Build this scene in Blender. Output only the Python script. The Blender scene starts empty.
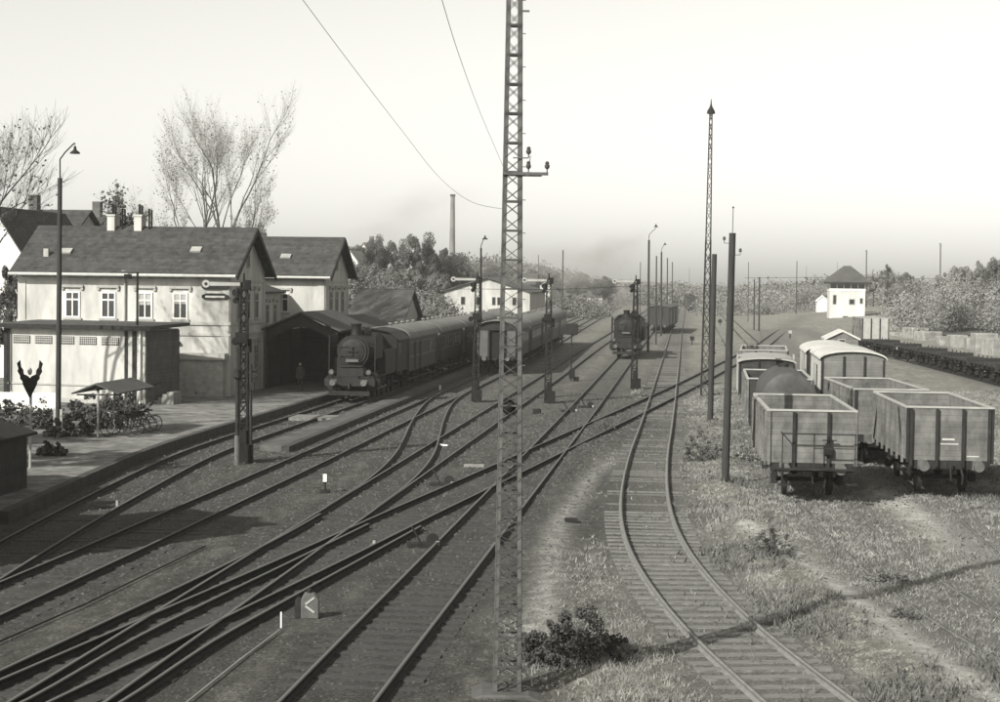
import bpy, math, random
import numpy as np
from mathutils import Vector, Matrix
random.seed(7); rng = np.random.default_rng(7)
SC = bpy.context.scene
COL = SC.collection

# ------------------------------------------------------------------ camera
F, CAMZ, PITCH, ROLL = 1750.0, 6.95, math.atan(70/1750.0), 0.013
cam_d = bpy.data.cameras.new('camera'); cam = bpy.data.objects.new('camera', cam_d); COL.objects.link(cam)
SC.camera = cam
cam_d.sensor_fit = 'HORIZONTAL'; cam_d.sensor_width = 36; cam_d.lens = 36*F/1000
cam_d.clip_start = 0.1; cam_d.clip_end = 6000
FW = Vector((0, math.cos(PITCH), -math.sin(PITCH))); R0 = Vector((1, 0, 0)); U0 = R0.cross(FW)
RR = R0*math.cos(ROLL) + U0*math.sin(ROLL); UU = -R0*math.sin(ROLL) + U0*math.cos(ROLL)
m = Matrix((RR, UU, -FW)).transposed().to_4x4(); m.translation = (0, 0, CAMZ)
cam.matrix_world = m
CP = Vector((0, 0, CAMZ))

# ------------------------------------------------------------------ sky, sun, exposure
SUN_EL = math.radians(33); SUN_X, SUN_Y = -0.646, -0.763      # where the sun stands (left, behind the camera)
world = bpy.data.worlds.new('World'); SC.world = world; world.use_nodes = True
nt = world.node_tree; nt.nodes.clear()
sky = nt.nodes.new('ShaderNodeTexSky'); sky.sky_type = 'NISHITA'; sky.sun_disc = False
sky.sun_elevation = SUN_EL; sky.sun_rotation = math.atan2(SUN_X, SUN_Y); sky.dust_density = 1.5; sky.air_density = 1.0
bw = nt.nodes.new('ShaderNodeSeparateColor'); tint = nt.nodes.new('ShaderNodeMix'); tint.data_type = 'RGBA'; tint.blend_type = 'MULTIPLY'
tint.inputs[0].default_value = 1; tint.inputs[7].default_value = (1.0, 0.985, 0.925, 1)
bg = nt.nodes.new('ShaderNodeBackground'); bg.inputs[1].default_value = 0.088
out = nt.nodes.new('ShaderNodeOutputWorld')
nt.links.new(sky.outputs[0], bw.inputs[0]); mr_ = nt.nodes.new('ShaderNodeMath'); mr_.operation = 'MULTIPLY'; mr_.inputs[1].default_value = 0.86; nt.links.new(bw.outputs[0], mr_.inputs[0])
mb_ = nt.nodes.new('ShaderNodeMath'); mb_.operation = 'MULTIPLY_ADD'; mb_.inputs[1].default_value = 0.68; nt.links.new(bw.outputs[2], mb_.inputs[0]); nt.links.new(mr_.outputs[0], mb_.inputs[2])
nt.links.new(mb_.outputs[0], tint.inputs[6])     # black-and-white film: weighted red and blue of the daylight sky
nt.links.new(tint.outputs[2], bg.inputs[0]); nt.links.new(bg.outputs[0], out.inputs[0])
sd = bpy.data.lights.new('sun', 'SUN'); so = bpy.data.objects.new('sun', sd); COL.objects.link(so)
sd.energy = 5.0; sd.angle = math.radians(0.5); sd.color = (1.0, 0.985, 0.95)
sdir = Vector((SUN_X*math.cos(SUN_EL), SUN_Y*math.cos(SUN_EL), math.sin(SUN_EL))).normalized()
so.rotation_euler = sdir.to_track_quat('Z', 'Y').to_euler(); so.location = (-20, -20, 40)
SC.view_settings.view_transform = 'Standard'; SC.view_settings.look = 'None'
SC.view_settings.gamma = 1; SC.view_settings.use_curve_mapping = False; SC.view_settings.exposure = 0.68
SC.cycles.volume_bounces = 2; SC.cycles.max_bounces = 6; SC.cycles.transparent_max_bounces = 8

# ------------------------------------------------------------------ placing helpers
def ray(x, y): return (FW + RR*((x-500)/F) + UU*((351-y)/F))
def P(x, y, z=0.0):
    d = ray(x, y); t = (z-CAMZ)/d.z; return CP + d*t
def PY(x, y, Y):
    d = ray(x, y); return CP + d*(Y/d.y)
TH = math.atan(0.117); TV = Vector((math.sin(TH), math.cos(TH), 0)); TN = Vector((math.cos(TH), -math.sin(TH), 0))
def UVc(u, v, z=0): return TN*u + TV*v + Vector((0, 0, z))
def uv(p): return p.x*TN.x+p.y*TN.y, p.x*TV.x+p.y*TV.y

# ------------------------------------------------------------------ materials
TINT = (1.0, 0.985, 0.905)
MATS = {}
def mat(name, v, amt=0.25, scale=3.0, rough=0.85, metal=0.0, bump=0.0, streak=None, fine=0.0, spec=0.3):
    v = v*.74
    if name in MATS: return MATS[name]
    m = bpy.data.materials.new(name); m.use_nodes = True; n = m.node_tree; n.nodes.clear()
    o = n.nodes.new('ShaderNodeOutputMaterial'); b = n.nodes.new('ShaderNodeBsdfPrincipled')
    b.inputs['Roughness'].default_value = rough; b.inputs['Metallic'].default_value = metal
    b.inputs['Specular IOR Level'].default_value = spec
    n.links.new(b.outputs[0], o.inputs[0])
    g = n.nodes.new('ShaderNodeNewGeometry'); mp = n.nodes.new('ShaderNodeMapping'); n.links.new(g.outputs['Position'], mp.inputs[0])
    if streak: mp.inputs['Scale'].default_value = streak
    nz = n.nodes.new('ShaderNodeTexNoise'); nz.inputs['Scale'].default_value = scale; nz.inputs['Detail'].default_value = 7; nz.inputs['Roughness'].default_value = 0.65
    n.links.new(mp.outputs[0], nz.inputs['Vector'])
    cr = n.nodes.new('ShaderNodeValToRGB'); n.links.new(nz.outputs['Fac'], cr.inputs[0])
    lo, hi = max(0, v*(1-amt*1.6)), min(0.95, v*(1+amt*1.6))
    cr.color_ramp.elements[0].position = 0.28; cr.color_ramp.elements[1].position = 0.72
    cr.color_ramp.elements[0].color = (lo*TINT[0], lo*TINT[1], lo*TINT[2], 1)
    cr.color_ramp.elements[1].color = (hi*TINT[0], hi*TINT[1], hi*TINT[2], 1)
    n.links.new(cr.outputs[0], b.inputs['Base Color'])
    if bump:
        n2 = n.nodes.new('ShaderNodeTexNoise'); n2.inputs['Scale'].default_value = scale*6; n2.inputs['Detail'].default_value = 4
        n.links.new(g.outputs['Position'], n2.inputs['Vector'])
        bp = n.nodes.new('ShaderNodeBump'); bp.inputs['Strength'].default_value = bump; bp.inputs['Distance'].default_value = 0.03
        n.links.new(n2.outputs['Fac'], bp.inputs['Height']); n.links.new(bp.outputs[0], b.inputs['Normal'])
    MATS[name] = m; return m
def mat_rows(name, v, period, amt=0.2, dark=0.45, width=0.12, axis='Z', rough=0.85, second=None):
    """boards, courses or tiles: dark joints every `period` metres along an object axis, mottled by noise"""
    if name in MATS: return MATS[name]
    m = mat(name, v, amt, 1.6, rough, 0, 0.3, streak=(1.4,1.4,.8)); n = m.node_tree
    b = [q for q in n.nodes if q.type == 'BSDF_PRINCIPLED'][0]; cr = [q for q in n.nodes if q.type == 'VALTORGB'][0]
    tc = n.nodes.new('ShaderNodeTexCoord'); sx = n.nodes.new('ShaderNodeSeparateXYZ'); n.links.new(tc.outputs['Object'], sx.inputs[0])
    last = cr.outputs[0]
    for ax, per, dk, wd in [(axis, period, dark, width)] + ([second] if second else []):
        d = n.nodes.new('ShaderNodeMath'); d.operation = 'DIVIDE'; d.inputs[1].default_value = per; n.links.new(sx.outputs[ax], d.inputs[0])
        fr = n.nodes.new('ShaderNodeMath'); fr.operation = 'FRACT'; n.links.new(d.outputs[0], fr.inputs[0])
        lt = n.nodes.new('ShaderNodeMath'); lt.operation = 'LESS_THAN'; lt.inputs[1].default_value = wd; n.links.new(fr.outputs[0], lt.inputs[0])
        fl = n.nodes.new('ShaderNodeMath'); fl.operation = 'FLOOR'; n.links.new(d.outputs[0], fl.inputs[0])
        wn = n.nodes.new('ShaderNodeTexWhiteNoise'); wn.noise_dimensions = '1D'; n.links.new(fl.outputs[0], wn.inputs['W'])
        mr = n.nodes.new('ShaderNodeMapRange'); mr.inputs['To Min'].default_value = 0.86; mr.inputs['To Max'].default_value = 1.12; n.links.new(wn.outputs['Value'], mr.inputs['Value'])
        mm = n.nodes.new('ShaderNodeMath'); mm.operation = 'MULTIPLY_ADD'; n.links.new(lt.outputs[0], mm.inputs[0]); mm.inputs[1].default_value = -(1-dk); n.links.new(mr.outputs[0], mm.inputs[2])
        mx = n.nodes.new('ShaderNodeVectorMath'); mx.operation = 'SCALE'; n.links.new(last, mx.inputs[0]); n.links.new(mm.outputs[0], mx.inputs['Scale'])
        last = mx.outputs[0]
    n.links.new(last, b.inputs['Base Color'])
    return m
M = dict(
 plaster=mat('plaster', 0.48, 0.2, 0.9, bump=0.1, streak=(1.3,1.3,.35)), plaster_dim=mat('plaster_dim', 0.44, 0.20, 0.9, bump=0.1, streak=(1.3,1.3,.35)),
 brick=mat_rows('brick', 0.11, 0.085, 0.22, 0.8, 0.18), white=mat('white_paint', 0.72, 0.06, 2), trim=mat('trim', 0.35, 0.12, 2),
 roof=mat_rows('roof_tile', 0.050, 0.20, 0.38, 0.85, 0.18), slate=mat('slate', 0.07, 0.25, 0.9, bump=0.2), felt=mat('roof_felt', 0.065, 0.2, 0.7),
 zinc=mat('zinc', 0.32, 0.15, 1.2, 0.6), whiteroof=mat('white_roof', 0.5, 0.15, 1.2),
 glass=mat('glass', 0.03, 0.2, 3, 0.12, spec=0.6), dark=mat('dark_void', 0.02, 0.2, 3), black=mat('black_iron', 0.014, 0.3, 4, 0.8, spec=0.15),
 iron=mat('iron', 0.025, 0.3, 4, 0.8, spec=.15), steelgrey=mat('grey_steel', 0.10, 0.25, 4, 0.6, bump=0.1), mastpaint=mat('mast_paint', 0.085, 0.3, 5, 0.6),
 rail=mat('rail_steel', 0.022, 0.3, 6, 0.75, spec=0.15), oldrail=mat('old_rail', .12, .3, 5, .9), railrust=mat('rusty_rail', 0.17, 0.15, 5, 0.7),
 sleeper=mat('sleeper', 0.05, 0.35, 5, 0.95, bump=0.5, streak=(1, 6, 1)), sleeper_pale=mat('sleeper_pale', 0.17, 0.35, 5, 0.95, bump=0.5, streak=(0.7, 8, 1)),
 wood=mat('pole_wood', 0.035, 0.3, 3, 0.9, streak=(6, 6, .6)), woodpale=mat('pale_wood', 0.25, 0.25, 3, 0.9),
 wagon=mat_rows('wagon_boards', 0.13, 0.19, 0.34, 0.6, 0.07), wagon_side=mat_rows('wagon_side_boards', 0.16, 0.19, 0.34, 0.6, 0.07),
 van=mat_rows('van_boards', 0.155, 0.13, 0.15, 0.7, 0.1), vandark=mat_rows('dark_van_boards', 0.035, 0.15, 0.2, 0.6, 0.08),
 coach=mat('coach_paint', 0.016, 0.3, 1.5, 0.6, spec=0.25), coach_pale=mat('coach_pale', 0.09, 0.2, 1.5, 0.5), coachroof=mat('coach_roof', 0.16, 0.2, 0.8, 0.8),
 loco=mat('loco_black', 0.012, 0.35, 3, 0.65, spec=0.2), lococlean=mat('loco_grey', 0.018, 0.3, 4, 0.65, spec=.2),
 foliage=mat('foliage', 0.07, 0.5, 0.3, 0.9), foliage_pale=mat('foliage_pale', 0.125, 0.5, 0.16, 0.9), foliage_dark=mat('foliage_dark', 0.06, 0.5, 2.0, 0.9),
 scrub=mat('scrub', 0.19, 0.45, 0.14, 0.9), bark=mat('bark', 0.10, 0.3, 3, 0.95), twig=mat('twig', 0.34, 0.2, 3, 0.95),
 drygrass=mat('dry_grass', 0.24, 0.4, 1.1, 0.95), weed=mat('weed', 0.12, 0.4, 2, 0.95), concrete=mat('concrete', 0.24, 0.2, 2, 0.9, bump=0.2),
 kerb=mat('kerb_stone', 0.05, 0.3, 2, 0.9, bump=0.2), gravel=mat('gravel_stone', 0.095, 0.4, 9, 0.95), skin=mat('skin', 0.35, 0.1, 5), coat=mat('coat', 0.04, 0.2, 5),
 insul=mat('insulator', 0.06, 0.2, 5, 0.3), rubble=mat('rubble', 0.24, 0.3, 1.5, 0.95, bump=0.3), plateg=mat('plate', 0.5, 0.1, 5),
)

def worn_head(m, v):
    """the running surface on top of a rail is polished by the wheels"""
    n = m.node_tree; b = [q for q in n.nodes if q.type == 'BSDF_PRINCIPLED'][0]; cr = [q for q in n.nodes if q.type == 'VALTORGB'][0]
    tc = n.nodes.new('ShaderNodeNewGeometry'); sx = n.nodes.new('ShaderNodeSeparateXYZ'); n.links.new(tc.outputs['Position'], sx.inputs[0])
    gt = n.nodes.new('ShaderNodeMath'); gt.operation = 'GREATER_THAN'; gt.inputs[1].default_value = .1435; n.links.new(sx.outputs['Z'], gt.inputs[0])
    mx = n.nodes.new('ShaderNodeMix'); mx.data_type = 'RGBA'; n.links.new(gt.outputs[0], mx.inputs[0]); n.links.new(cr.outputs[0], mx.inputs[6]); mx.inputs[7].default_value = (v, v, v*.93, 1)
    n.links.new(mx.outputs[2], b.inputs['Base Color'])
worn_head(M['rail'], .085)
# ------------------------------------------------------------------ mesh builder
class MB:
    def __init__(s): s.v = []; s.f = []; s.cut = []
    def add(s, vs, fs):
        b = len(s.v); s.cut.append((b, len(s.f))); s.v += [tuple(q) for q in vs]; s.f += [tuple(i+b for i in q) for q in fs]; return s
    def box(s, c, d, rz=0, tx=0):
        x, y, z = d[0]/2, d[1]/2, d[2]/2; vs = []
        for sx, sy, sz in ((-1,-1,-1),(1,-1,-1),(1,1,-1),(-1,1,-1),(-1,-1,1),(1,-1,1),(1,1,1),(-1,1,1)):
            px, py, pz = sx*x, sy*y, sz*z
            if tx: py, pz = py*math.cos(tx)-pz*math.sin(tx), py*math.sin(tx)+pz*math.cos(tx)
            if rz: px, py = px*math.cos(rz)-py*math.sin(rz), px*math.sin(rz)+py*math.cos(rz)
            vs.append((c[0]+px, c[1]+py, c[2]+pz))
        return s.add(vs, [(3,2,1,0),(4,5,6,7),(0,1,5,4),(1,2,6,5),(2,3,7,6),(3,0,4,7)])
    def bb(s, x0, x1, y0, y1, z0, z1): return s.box(((x0+x1)/2, (y0+y1)/2, (z0+z1)/2), (abs(x1-x0), abs(y1-y0), abs(z1-z0)))
    def beam(s, a, b, w, h=None):
        a, b = Vector(a), Vector(b); h = h or w; d = (b-a).normalized()
        up = Vector((0,0,1)) if abs(d.z) < .95 else Vector((0,1,0))
        x = d.cross(up).normalized()*w/2; y = x.normalized().cross(d)*h/2
        vs = [a-x-y, a+x-y, a+x+y, a-x+y, b-x-y, b+x-y, b+x+y, b-x+y]
        return s.add(vs, [(0,1,2,3),(7,6,5,4),(4,5,1,0),(5,6,2,1),(6,7,3,2),(7,4,0,3)])
    def cyl(s, a, b, r0, r1=None, n=12, cap=True):
        a, b = Vector(a), Vector(b); r1 = r0 if r1 is None else r1; d = (b-a).normalized()
        up = Vector((0,0,1)) if abs(d.z) < .9 else Vector((0,1,0)); x = d.cross(up).normalized(); y = x.cross(d)
        vs = []
        for c, r in ((a, r0), (b, r1)):
            for i in range(n):
                t = 2*math.pi*i/n; vs.append(c + x*math.cos(t)*r + y*math.sin(t)*r)
        fs = [((i+1)%n, i, n+i, n+(i+1)%n) for i in range(n)]
        if cap: fs += [tuple(range(n)), tuple(reversed(range(n, 2*n)))]
        return s.add(vs, fs)
    def lathe(s, c, prof, n=16):
        vs = [];
        for r, z in prof:
            for i in range(n):
                t = 2*math.pi*i/n; vs.append((c[0]+r*math.cos(t), c[1]+r*math.sin(t), c[2]+z))
        fs = []
        for k in range(len(prof)-1):
            for i in range(n): fs.append((k*n+i, k*n+(i+1)%n, (k+1)*n+(i+1)%n, (k+1)*n+i))
        fs += [tuple(reversed(range(n))), tuple(range((len(prof)-1)*n, len(prof)*n))]
        return s.add(vs, fs)
    def prism(s, poly, y0, y1, ax='y'):
        """poly of (x,z) extruded along y  (ax='x': poly of (y,z) along x ; 'z': poly of (x,y) along z)"""
        n = len(poly)
        mk = {'y': lambda p, t: (p[0], t, p[1]), 'x': lambda p, t: (t, p[0], p[1]), 'z': lambda p, t: (p[0], p[1], t)}[ax]
        vs = [mk(p, y0) for p in poly] + [mk(p, y1) for p in poly]
        fs = [tuple(range(n)), tuple(reversed(range(n, 2*n)))] + [((i+1)%n, i, n+i, n+(i+1)%n) for i in range(n)]
        return s.add(vs, fs)
    def ball(s, c, r, n=10, k=6):
        rx, ry, rz = (r, r, r) if not hasattr(r, '__len__') else r; vs = [(c[0], c[1], c[2]-rz)]; fs = []
        for j in range(1, k):
            ph = -math.pi/2 + math.pi*j/k
            for i in range(n):
                t = 2*math.pi*i/n; vs.append((c[0]+rx*math.cos(ph)*math.cos(t), c[1]+ry*math.cos(ph)*math.sin(t), c[2]+rz*math.sin(ph)))
        vs.append((c[0], c[1], c[2]+rz)); L = len(vs)-1
        for i in range(n): fs.append((0, 1+(i+1)%n, 1+i)); fs.append((L, L-n+i, L-n+(i+1)%n))
        for j in range(k-2):
            for i in range(n): fs.append((1+j*n+i, 1+j*n+(i+1)%n, 1+(j+1)*n+(i+1)%n, 1+(j+1)*n+i))
        return s.add(vs, fs)
    def path(s, pts, r, n=6):
        for a, b in zip(pts[:-1], pts[1:]): s.cyl(a, b, r, r, n)
        return s
    def mesh(s, name, m, smooth=False, fix=True):
        me = bpy.data.meshes.new(name); me.from_pydata(s.v, [], s.f)
        if fix:
            import bmesh
            b = bmesh.new(); b.from_mesh(me); bmesh.ops.recalc_face_normals(b, faces=b.faces); b.to_mesh(me); b.free()
        me.materials.append(m)
        if smooth:
            me.polygons.foreach_set('use_smooth', [True]*len(me.polygons))
            try: me.set_sharp_from_angle(angle=math.radians(38))
            except Exception: pass
        return me
    def build(s, name, m, parent=None, smooth=False, loc=(0,0,0), bevel=0):
        o = bpy.data.objects.new(name, s.mesh(name, m, smooth)); COL.objects.link(o); o.parent = parent; o.location = loc
        if bevel:
            bv = o.modifiers.new('edge', 'BEVEL'); bv.width = bevel; bv.segments = 1; bv.limit_method = 'ANGLE'
        return o
def builds(mb, name, m, parent):
    """every piece of the builder as an object of its own"""
    c = mb.cut + [(len(mb.v), len(mb.f))]; res = []
    for (v0, f0), (v1, f1) in zip(c[:-1], c[1:]):
        q = MB(); q.v = mb.v[v0:v1]; q.f = [tuple(i-v0 for i in f) for f in mb.f[f0:f1]]; res.append(q.build(name, m, parent))
    return res
def npmesh(name, V, Fq, m, nv=4, smooth=False, attr=None):
    me = bpy.data.meshes.new(name); me.vertices.add(len(V)); me.vertices.foreach_set('co', V.astype(np.float32).ravel())
    k = len(Fq); me.loops.add(k*nv); me.loops.foreach_set('vertex_index', Fq.astype(np.int32).ravel())
    me.polygons.add(k); me.polygons.foreach_set('loop_start', np.arange(0, k*nv, nv, dtype=np.int32))
    me.update(calc_edges=True); me.validate(); me.materials.append(m)
    if smooth: me.polygons.foreach_set('use_smooth', [True]*len(me.polygons))
    if attr is not None:
        for an, av in attr.items():
            a = me.attributes.new(an, 'FLOAT', 'POINT'); a.data.foreach_set('value', av.astype(np.float32))
    return me
def link(name, me, parent=None, loc=(0,0,0)):
    o = bpy.data.objects.new(name, me); COL.objects.link(o); o.parent = parent; o.location = loc; return o
def tag(o, label=None, cat=None, group=None, kind=None):
    if label: o['label'] = label
    if cat: o['category'] = cat
    if group: o['group'] = group
    if kind: o['kind'] = kind
    return o
def thing(name, label, cat, loc=(0,0,0), rz=0.0, group=None):
    o = bpy.data.objects.new(name, None); COL.objects.link(o); o.location = loc; o.rotation_euler = (0, 0, rz); o.empty_display_size = .3
    return tag(o, label, cat, group)
def kids(o): return [c for c in bpy.data.objects if c.parent == o]
KID = {}
def dup(root, loc, rz=0.0, label=None, scale=None):
    if root.name not in KID:
        KID[root.name] = [(c, kids(c)) for c in kids(root)]
    r = root.copy(); COL.objects.link(r); r.location = loc; r.rotation_euler = (0, 0, rz)
    if scale: r.scale = (scale,)*3 if not hasattr(scale, '__len__') else scale
    if label: r['label'] = label
    for c, gs in KID[root.name]:
        k = c.copy(); COL.objects.link(k); k.parent = r
        for g in gs:
            q = g.copy(); COL.objects.link(q); q.parent = k
    return r
AZ = -TH   # rotation that turns local +y into the track direction

# ------------------------------------------------------------------ setting: ground
def zones(X, Y):
    u = X*TN.x + Y*TN.y; v = X*TV.x + Y*TV.y
    w = np.clip((u+3.6)/2.6 + .25*np.sin(v*.21)+.15*np.sin(v*.53+u), 0, 1)          # 0 sooty yard, 1 dry grass
    far = np.clip((v-80)/80, 0, 1)
    w = np.maximum(w, far*.72)
    return w
def seg_dist(X, Y, pts):
    d = np.full(X.shape, 1e9)
    for a, b in zip(pts[:-1], pts[1:]):
        ax, ay, bx, by = a[0], a[1], b[0], b[1]; L = (bx-ax)**2+(by-ay)**2
        t = np.clip(((X-ax)*(bx-ax)+(Y-ay)*(by-ay))/L, 0, 1)
        d = np.minimum(d, np.hypot(X-ax-t*(bx-ax), Y-ay-t*(by-ay)))
    return d
def pxl(pts, z=0.15): return [P(x, y, z) for x, y in pts]
T = {}   # track centre lines in the picture, turned into points on the rail-top plane
T['A'] = pxl([(830,716),(811,700),(736,640),(715,620),(697,600),(674.5,573),(660,551),(649,525),(645,500),(645.5,477),(649.5,451),(655,430),(661,405),(666,381),(671,358),(674,342),(677,328),(682,310),(686,298)])
T['B'] = pxl([(314,716),(329.5,698),(470,538),(574,419),(626,357),(668,308),(680,296)])
T['C'] = pxl([(35,716),(61,699),(302,540),(454,440),(509,404),(552,375.5),(592,348),(626,326),(655,306)])
T['D'] = pxl([(-33,716),(40,683),(134.5,640),(342,545),(409.5,513),(475.5,483),(534,456),(574.5,437),(616,418),(663,396),(691,382.5),(717,369),(743,355.5),(762,345),(777,334),(790,326),(804,319.5),(819,313),(838,306)])
T['E'] = pxl([(-110,645),(-30,611),(31,583),(87,559),(164,524),(262,480),(302,462),(382,425),(445,396),(497,372),(550,344),(606,313),(632,299)])
T['H'] = pxl([(-40,582),(28,542),(87,509),(125,489),(182,460),(216,446),(280,424.5),(346,402.5),(382,390),(440,369.5),(505,346.5),(560,326),(600,309),(618,300)])
T['S'] = pxl([(470,385),(452,393),(439.5,402),(428,420),(421.5,438),(414,455),(401,470),(381,487),(350,508)])
T['G'] = pxl([(44,716),(77,699),(173,640),(233,608),(340,553),(400,522)])
T['R'] = pxl([(1180,716),(1010,640),(930,590),(868,543),(815,492),(794,472.5),(786,460),(775,433.5),(764,409.5),(763,390),(765,372),(770,350),(765,330)])
T['Q'] = pxl([(1220,716),(1130,640),(1040,560),(985,515),(950,488),(912,470.6),(880,452),(854,435),(832,411),(814,390),(802,372),(792,355),(780,335)])
T['W'] = pxl([(1120,414),(1000,382),(940,367),(884,354.5),(866,351),(830,341),(800,330)])
path_l = [P(*q) for q in ((745,525),(800,560),(860,605),(930,655),(985,690),(1040,722))]
path_r = [P(*q) for q in ((880,492),(930,520),(985,555),(1060,600))]
path_m = [P(*q) for q in ((535,640),(548,590),(556,530),(590,478),(640,440))]
def axis(segs):
    o = []
    for a, b, s in segs: o += list(np.arange(a, b, s))
    return np.array(o)
gx = np.concatenate([axis([(-900,-200,70),(-200,-60,10),(-60,-26,1.6),(-26,24,.33),(24,60,1.2),(60,200,10),(200,901,70)])])
gy = axis([(-60,18,6),(18,60,.33),(60,110,.8),(110,220,3),(220,600,14),(600,3600,150)])
GX, GY = np.meshgrid(gx, gy)
w = zones(GX, GY)
trk = np.full(GX.shape, 1e9)
for k in ('A','B','C','D','E','H','S','G','R','Q','W'): trk = np.minimum(trk, seg_dist(GX, GY, T[k]))
near = np.clip((420-np.hypot(GX, GY))/200, 0, 1)
Z = (0.07*np.sin(GX*.9+GY*.35)+.05*np.sin(GX*2.1-GY*1.3+2)+.04*np.sin(GY*2.7+GX*.6))*np.clip(w, .12, 1)*near
r1 = rng.random(GX.shape)*.05*np.clip(w, .25, 1)*near
Z = Z + r1
Z *= np.clip((trk-1.25)/1.2, 0, 1)
Z -= .035*np.clip(1-(trk-1.0)/1.0, 0, 1)*0
# side ditch banks along the curved track, rising land far off
u_ = GX*TN.x + GY*TN.y; v_ = GX*TV.x + GY*TV.y
dA = seg_dist(GX, GY, T['A'])
Z += .10*np.exp(-((dA-2.9)/.55)**2)*near*(GY < 90)
hillL = np.clip((-u_-26)/40, 0, 1)**1.3*np.clip((v_-120)/90, 0, 1)*9
hillR = np.clip((u_-8)/60, 0, 1)**1.2*np.clip((v_-150)/160, 0, 1)*6
Z += np.where(hillL > 0, hillL, 0) + hillR
pathw = np.maximum(np.exp(-(seg_dist(GX, GY, path_l)/.42)**2), np.exp(-(seg_dist(GX, GY, path_r)/.8)**2))
pathw = np.maximum(pathw, .55*np.exp(-(seg_dist(GX, GY, path_m)/.35)**2))
bal = np.clip(1-(np.abs(trk)-1.25)/.7, 0, 1)
V = np.stack([GX, GY, Z], -1).reshape(-1, 3)
ny, nx = GX.shape; idx = np.arange(ny*nx).reshape(ny, nx)
Fq = np.stack([idx[:-1,:-1], idx[:-1,1:], idx[1:,1:], idx[1:,:-1]], -1).reshape(-1, 4)
def ground_material():
    m = bpy.data.materials.new('ground'); m.use_nodes = True; n = m.node_tree; b = n.nodes['Principled BSDF']
    b.inputs['Roughness'].default_value = .95; b.inputs['Specular IOR Level'].default_value = .15
    L = n.links.new; g = n.nodes.new('ShaderNodeNewGeometry')
    def noise(sc, det=8, ro=.7, scale=None):
        t = n.nodes.new('ShaderNodeTexNoise'); t.inputs['Scale'].default_value = sc; t.inputs['Detail'].default_value = det; t.inputs['Roughness'].default_value = ro
        if scale:
            mp = n.nodes.new('ShaderNodeMapping'); mp.inputs['Rotation'].default_value = (0, 0, TH); mp.inputs['Scale'].default_value = scale; L(g.outputs['Position'], mp.inputs[0]); L(mp.outputs[0], t.inputs['Vector'])
        else: L(g.outputs['Position'], t.inputs['Vector'])
        return t.outputs['Fac']
    def ramp(src, stops):
        c = n.nodes.new('ShaderNodeValToRGB'); L(src, c.inputs[0]); e = c.color_ramp.elements
        while len(e) < len(stops): e.new(.5)
        for q, (p, v) in zip(e, stops): q.position = p; q.color = (v*.74*TINT[0], v*.74*TINT[1], v*.74*TINT[2], 1)
        return c.outputs[0]
    def attr(nm):
        a = n.nodes.new('ShaderNodeAttribute'); a.attribute_name = nm; return a.outputs['Fac']
    def mix(f, a, c, bt='MIX'):
        x = n.nodes.new('ShaderNodeMix'); x.data_type = 'RGBA'; x.blend_type = bt
        if isinstance(f, float): x.inputs[0].default_value = f
        else: L(f, x.inputs[0])
        L(a, x.inputs[6]); L(c, x.inputs[7]); return x.outputs[2]
    def math_(op, a, b_):
        x = n.nodes.new('ShaderNodeMath'); x.operation = op; x.use_clamp = True
        for i, q in enumerate((a, b_)):
            if isinstance(q, (int, float)): x.inputs[i].default_value = q
            else: L(q, x.inputs[i])
        return x.outputs[0]
    big = noise(.35, 6, .6); med = noise(2.2, 8, .75); fine = noise(14, 6, .8); stretch = noise(.8, 8, .75, (1.6, .35, 1))
    soot = ramp(med, [(.3,.022),(.45,.060),(.56,.105),(.7,.22)])
    soot = mix(.5, soot, ramp(stretch, [(.34,.022),(.5,.070),(.64,.19)]))
    grass = ramp(med, [(.3,.07),(.43,.16),(.56,.26),(.7,.44)])
    grass = mix(.5, grass, ramp(stretch, [(.32,.07),(.45,.17),(.58,.27),(.7,.44)]))
    wz = attr('grassy'); wn = math_('ADD', wz, math_('MULTIPLY', math_('SUBTRACT', big, .5), .9))
    c = mix(wn, soot, grass)
    pebb = ramp(fine, [(.34,.45),(.5,1.25),(.64,2.6)]); c = mix(.75, c, pebb, 'MULTIPLY')
    pa = mix(.5, ramp(fine, [(.3,.36),(.7,.62)]), ramp(med, [(.3,.32),(.7,.6)]))
    pf = math_('MULTIPLY', attr('path'), ramp(med, [(.25,.4),(.55,1.35)]))
    c = mix(pf, c, pa)
    ba = mix(wz, ramp(fine, [(.34,.018),(.5,.055),(.64,.15)]), ramp(fine, [(.34,.04),(.5,.12),(.64,.24)]))
    bf = math_('MULTIPLY', attr('ballast'), ramp(med, [(.3,.35),(.6,1.1)]))
    c = mix(bf, c, ba)
    L(c, b.inputs['Base Color'])
    bp = n.nodes.new('ShaderNodeBump'); bp.inputs['Strength'].default_value = .8; bp.inputs['Distance'].default_value = .09
    L(math_('ADD', fine, math_('MULTIPLY', med, .8)), bp.inputs['Height']); L(bp.outputs[0], b.inputs['Normal'])
    return m
gm = npmesh('ground', V, Fq, ground_material(), 4, True, {'grassy': w.ravel(), 'path': pathw.ravel(), 'ballast': bal.ravel()})
tag(link('ground', gm), kind='structure')

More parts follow.
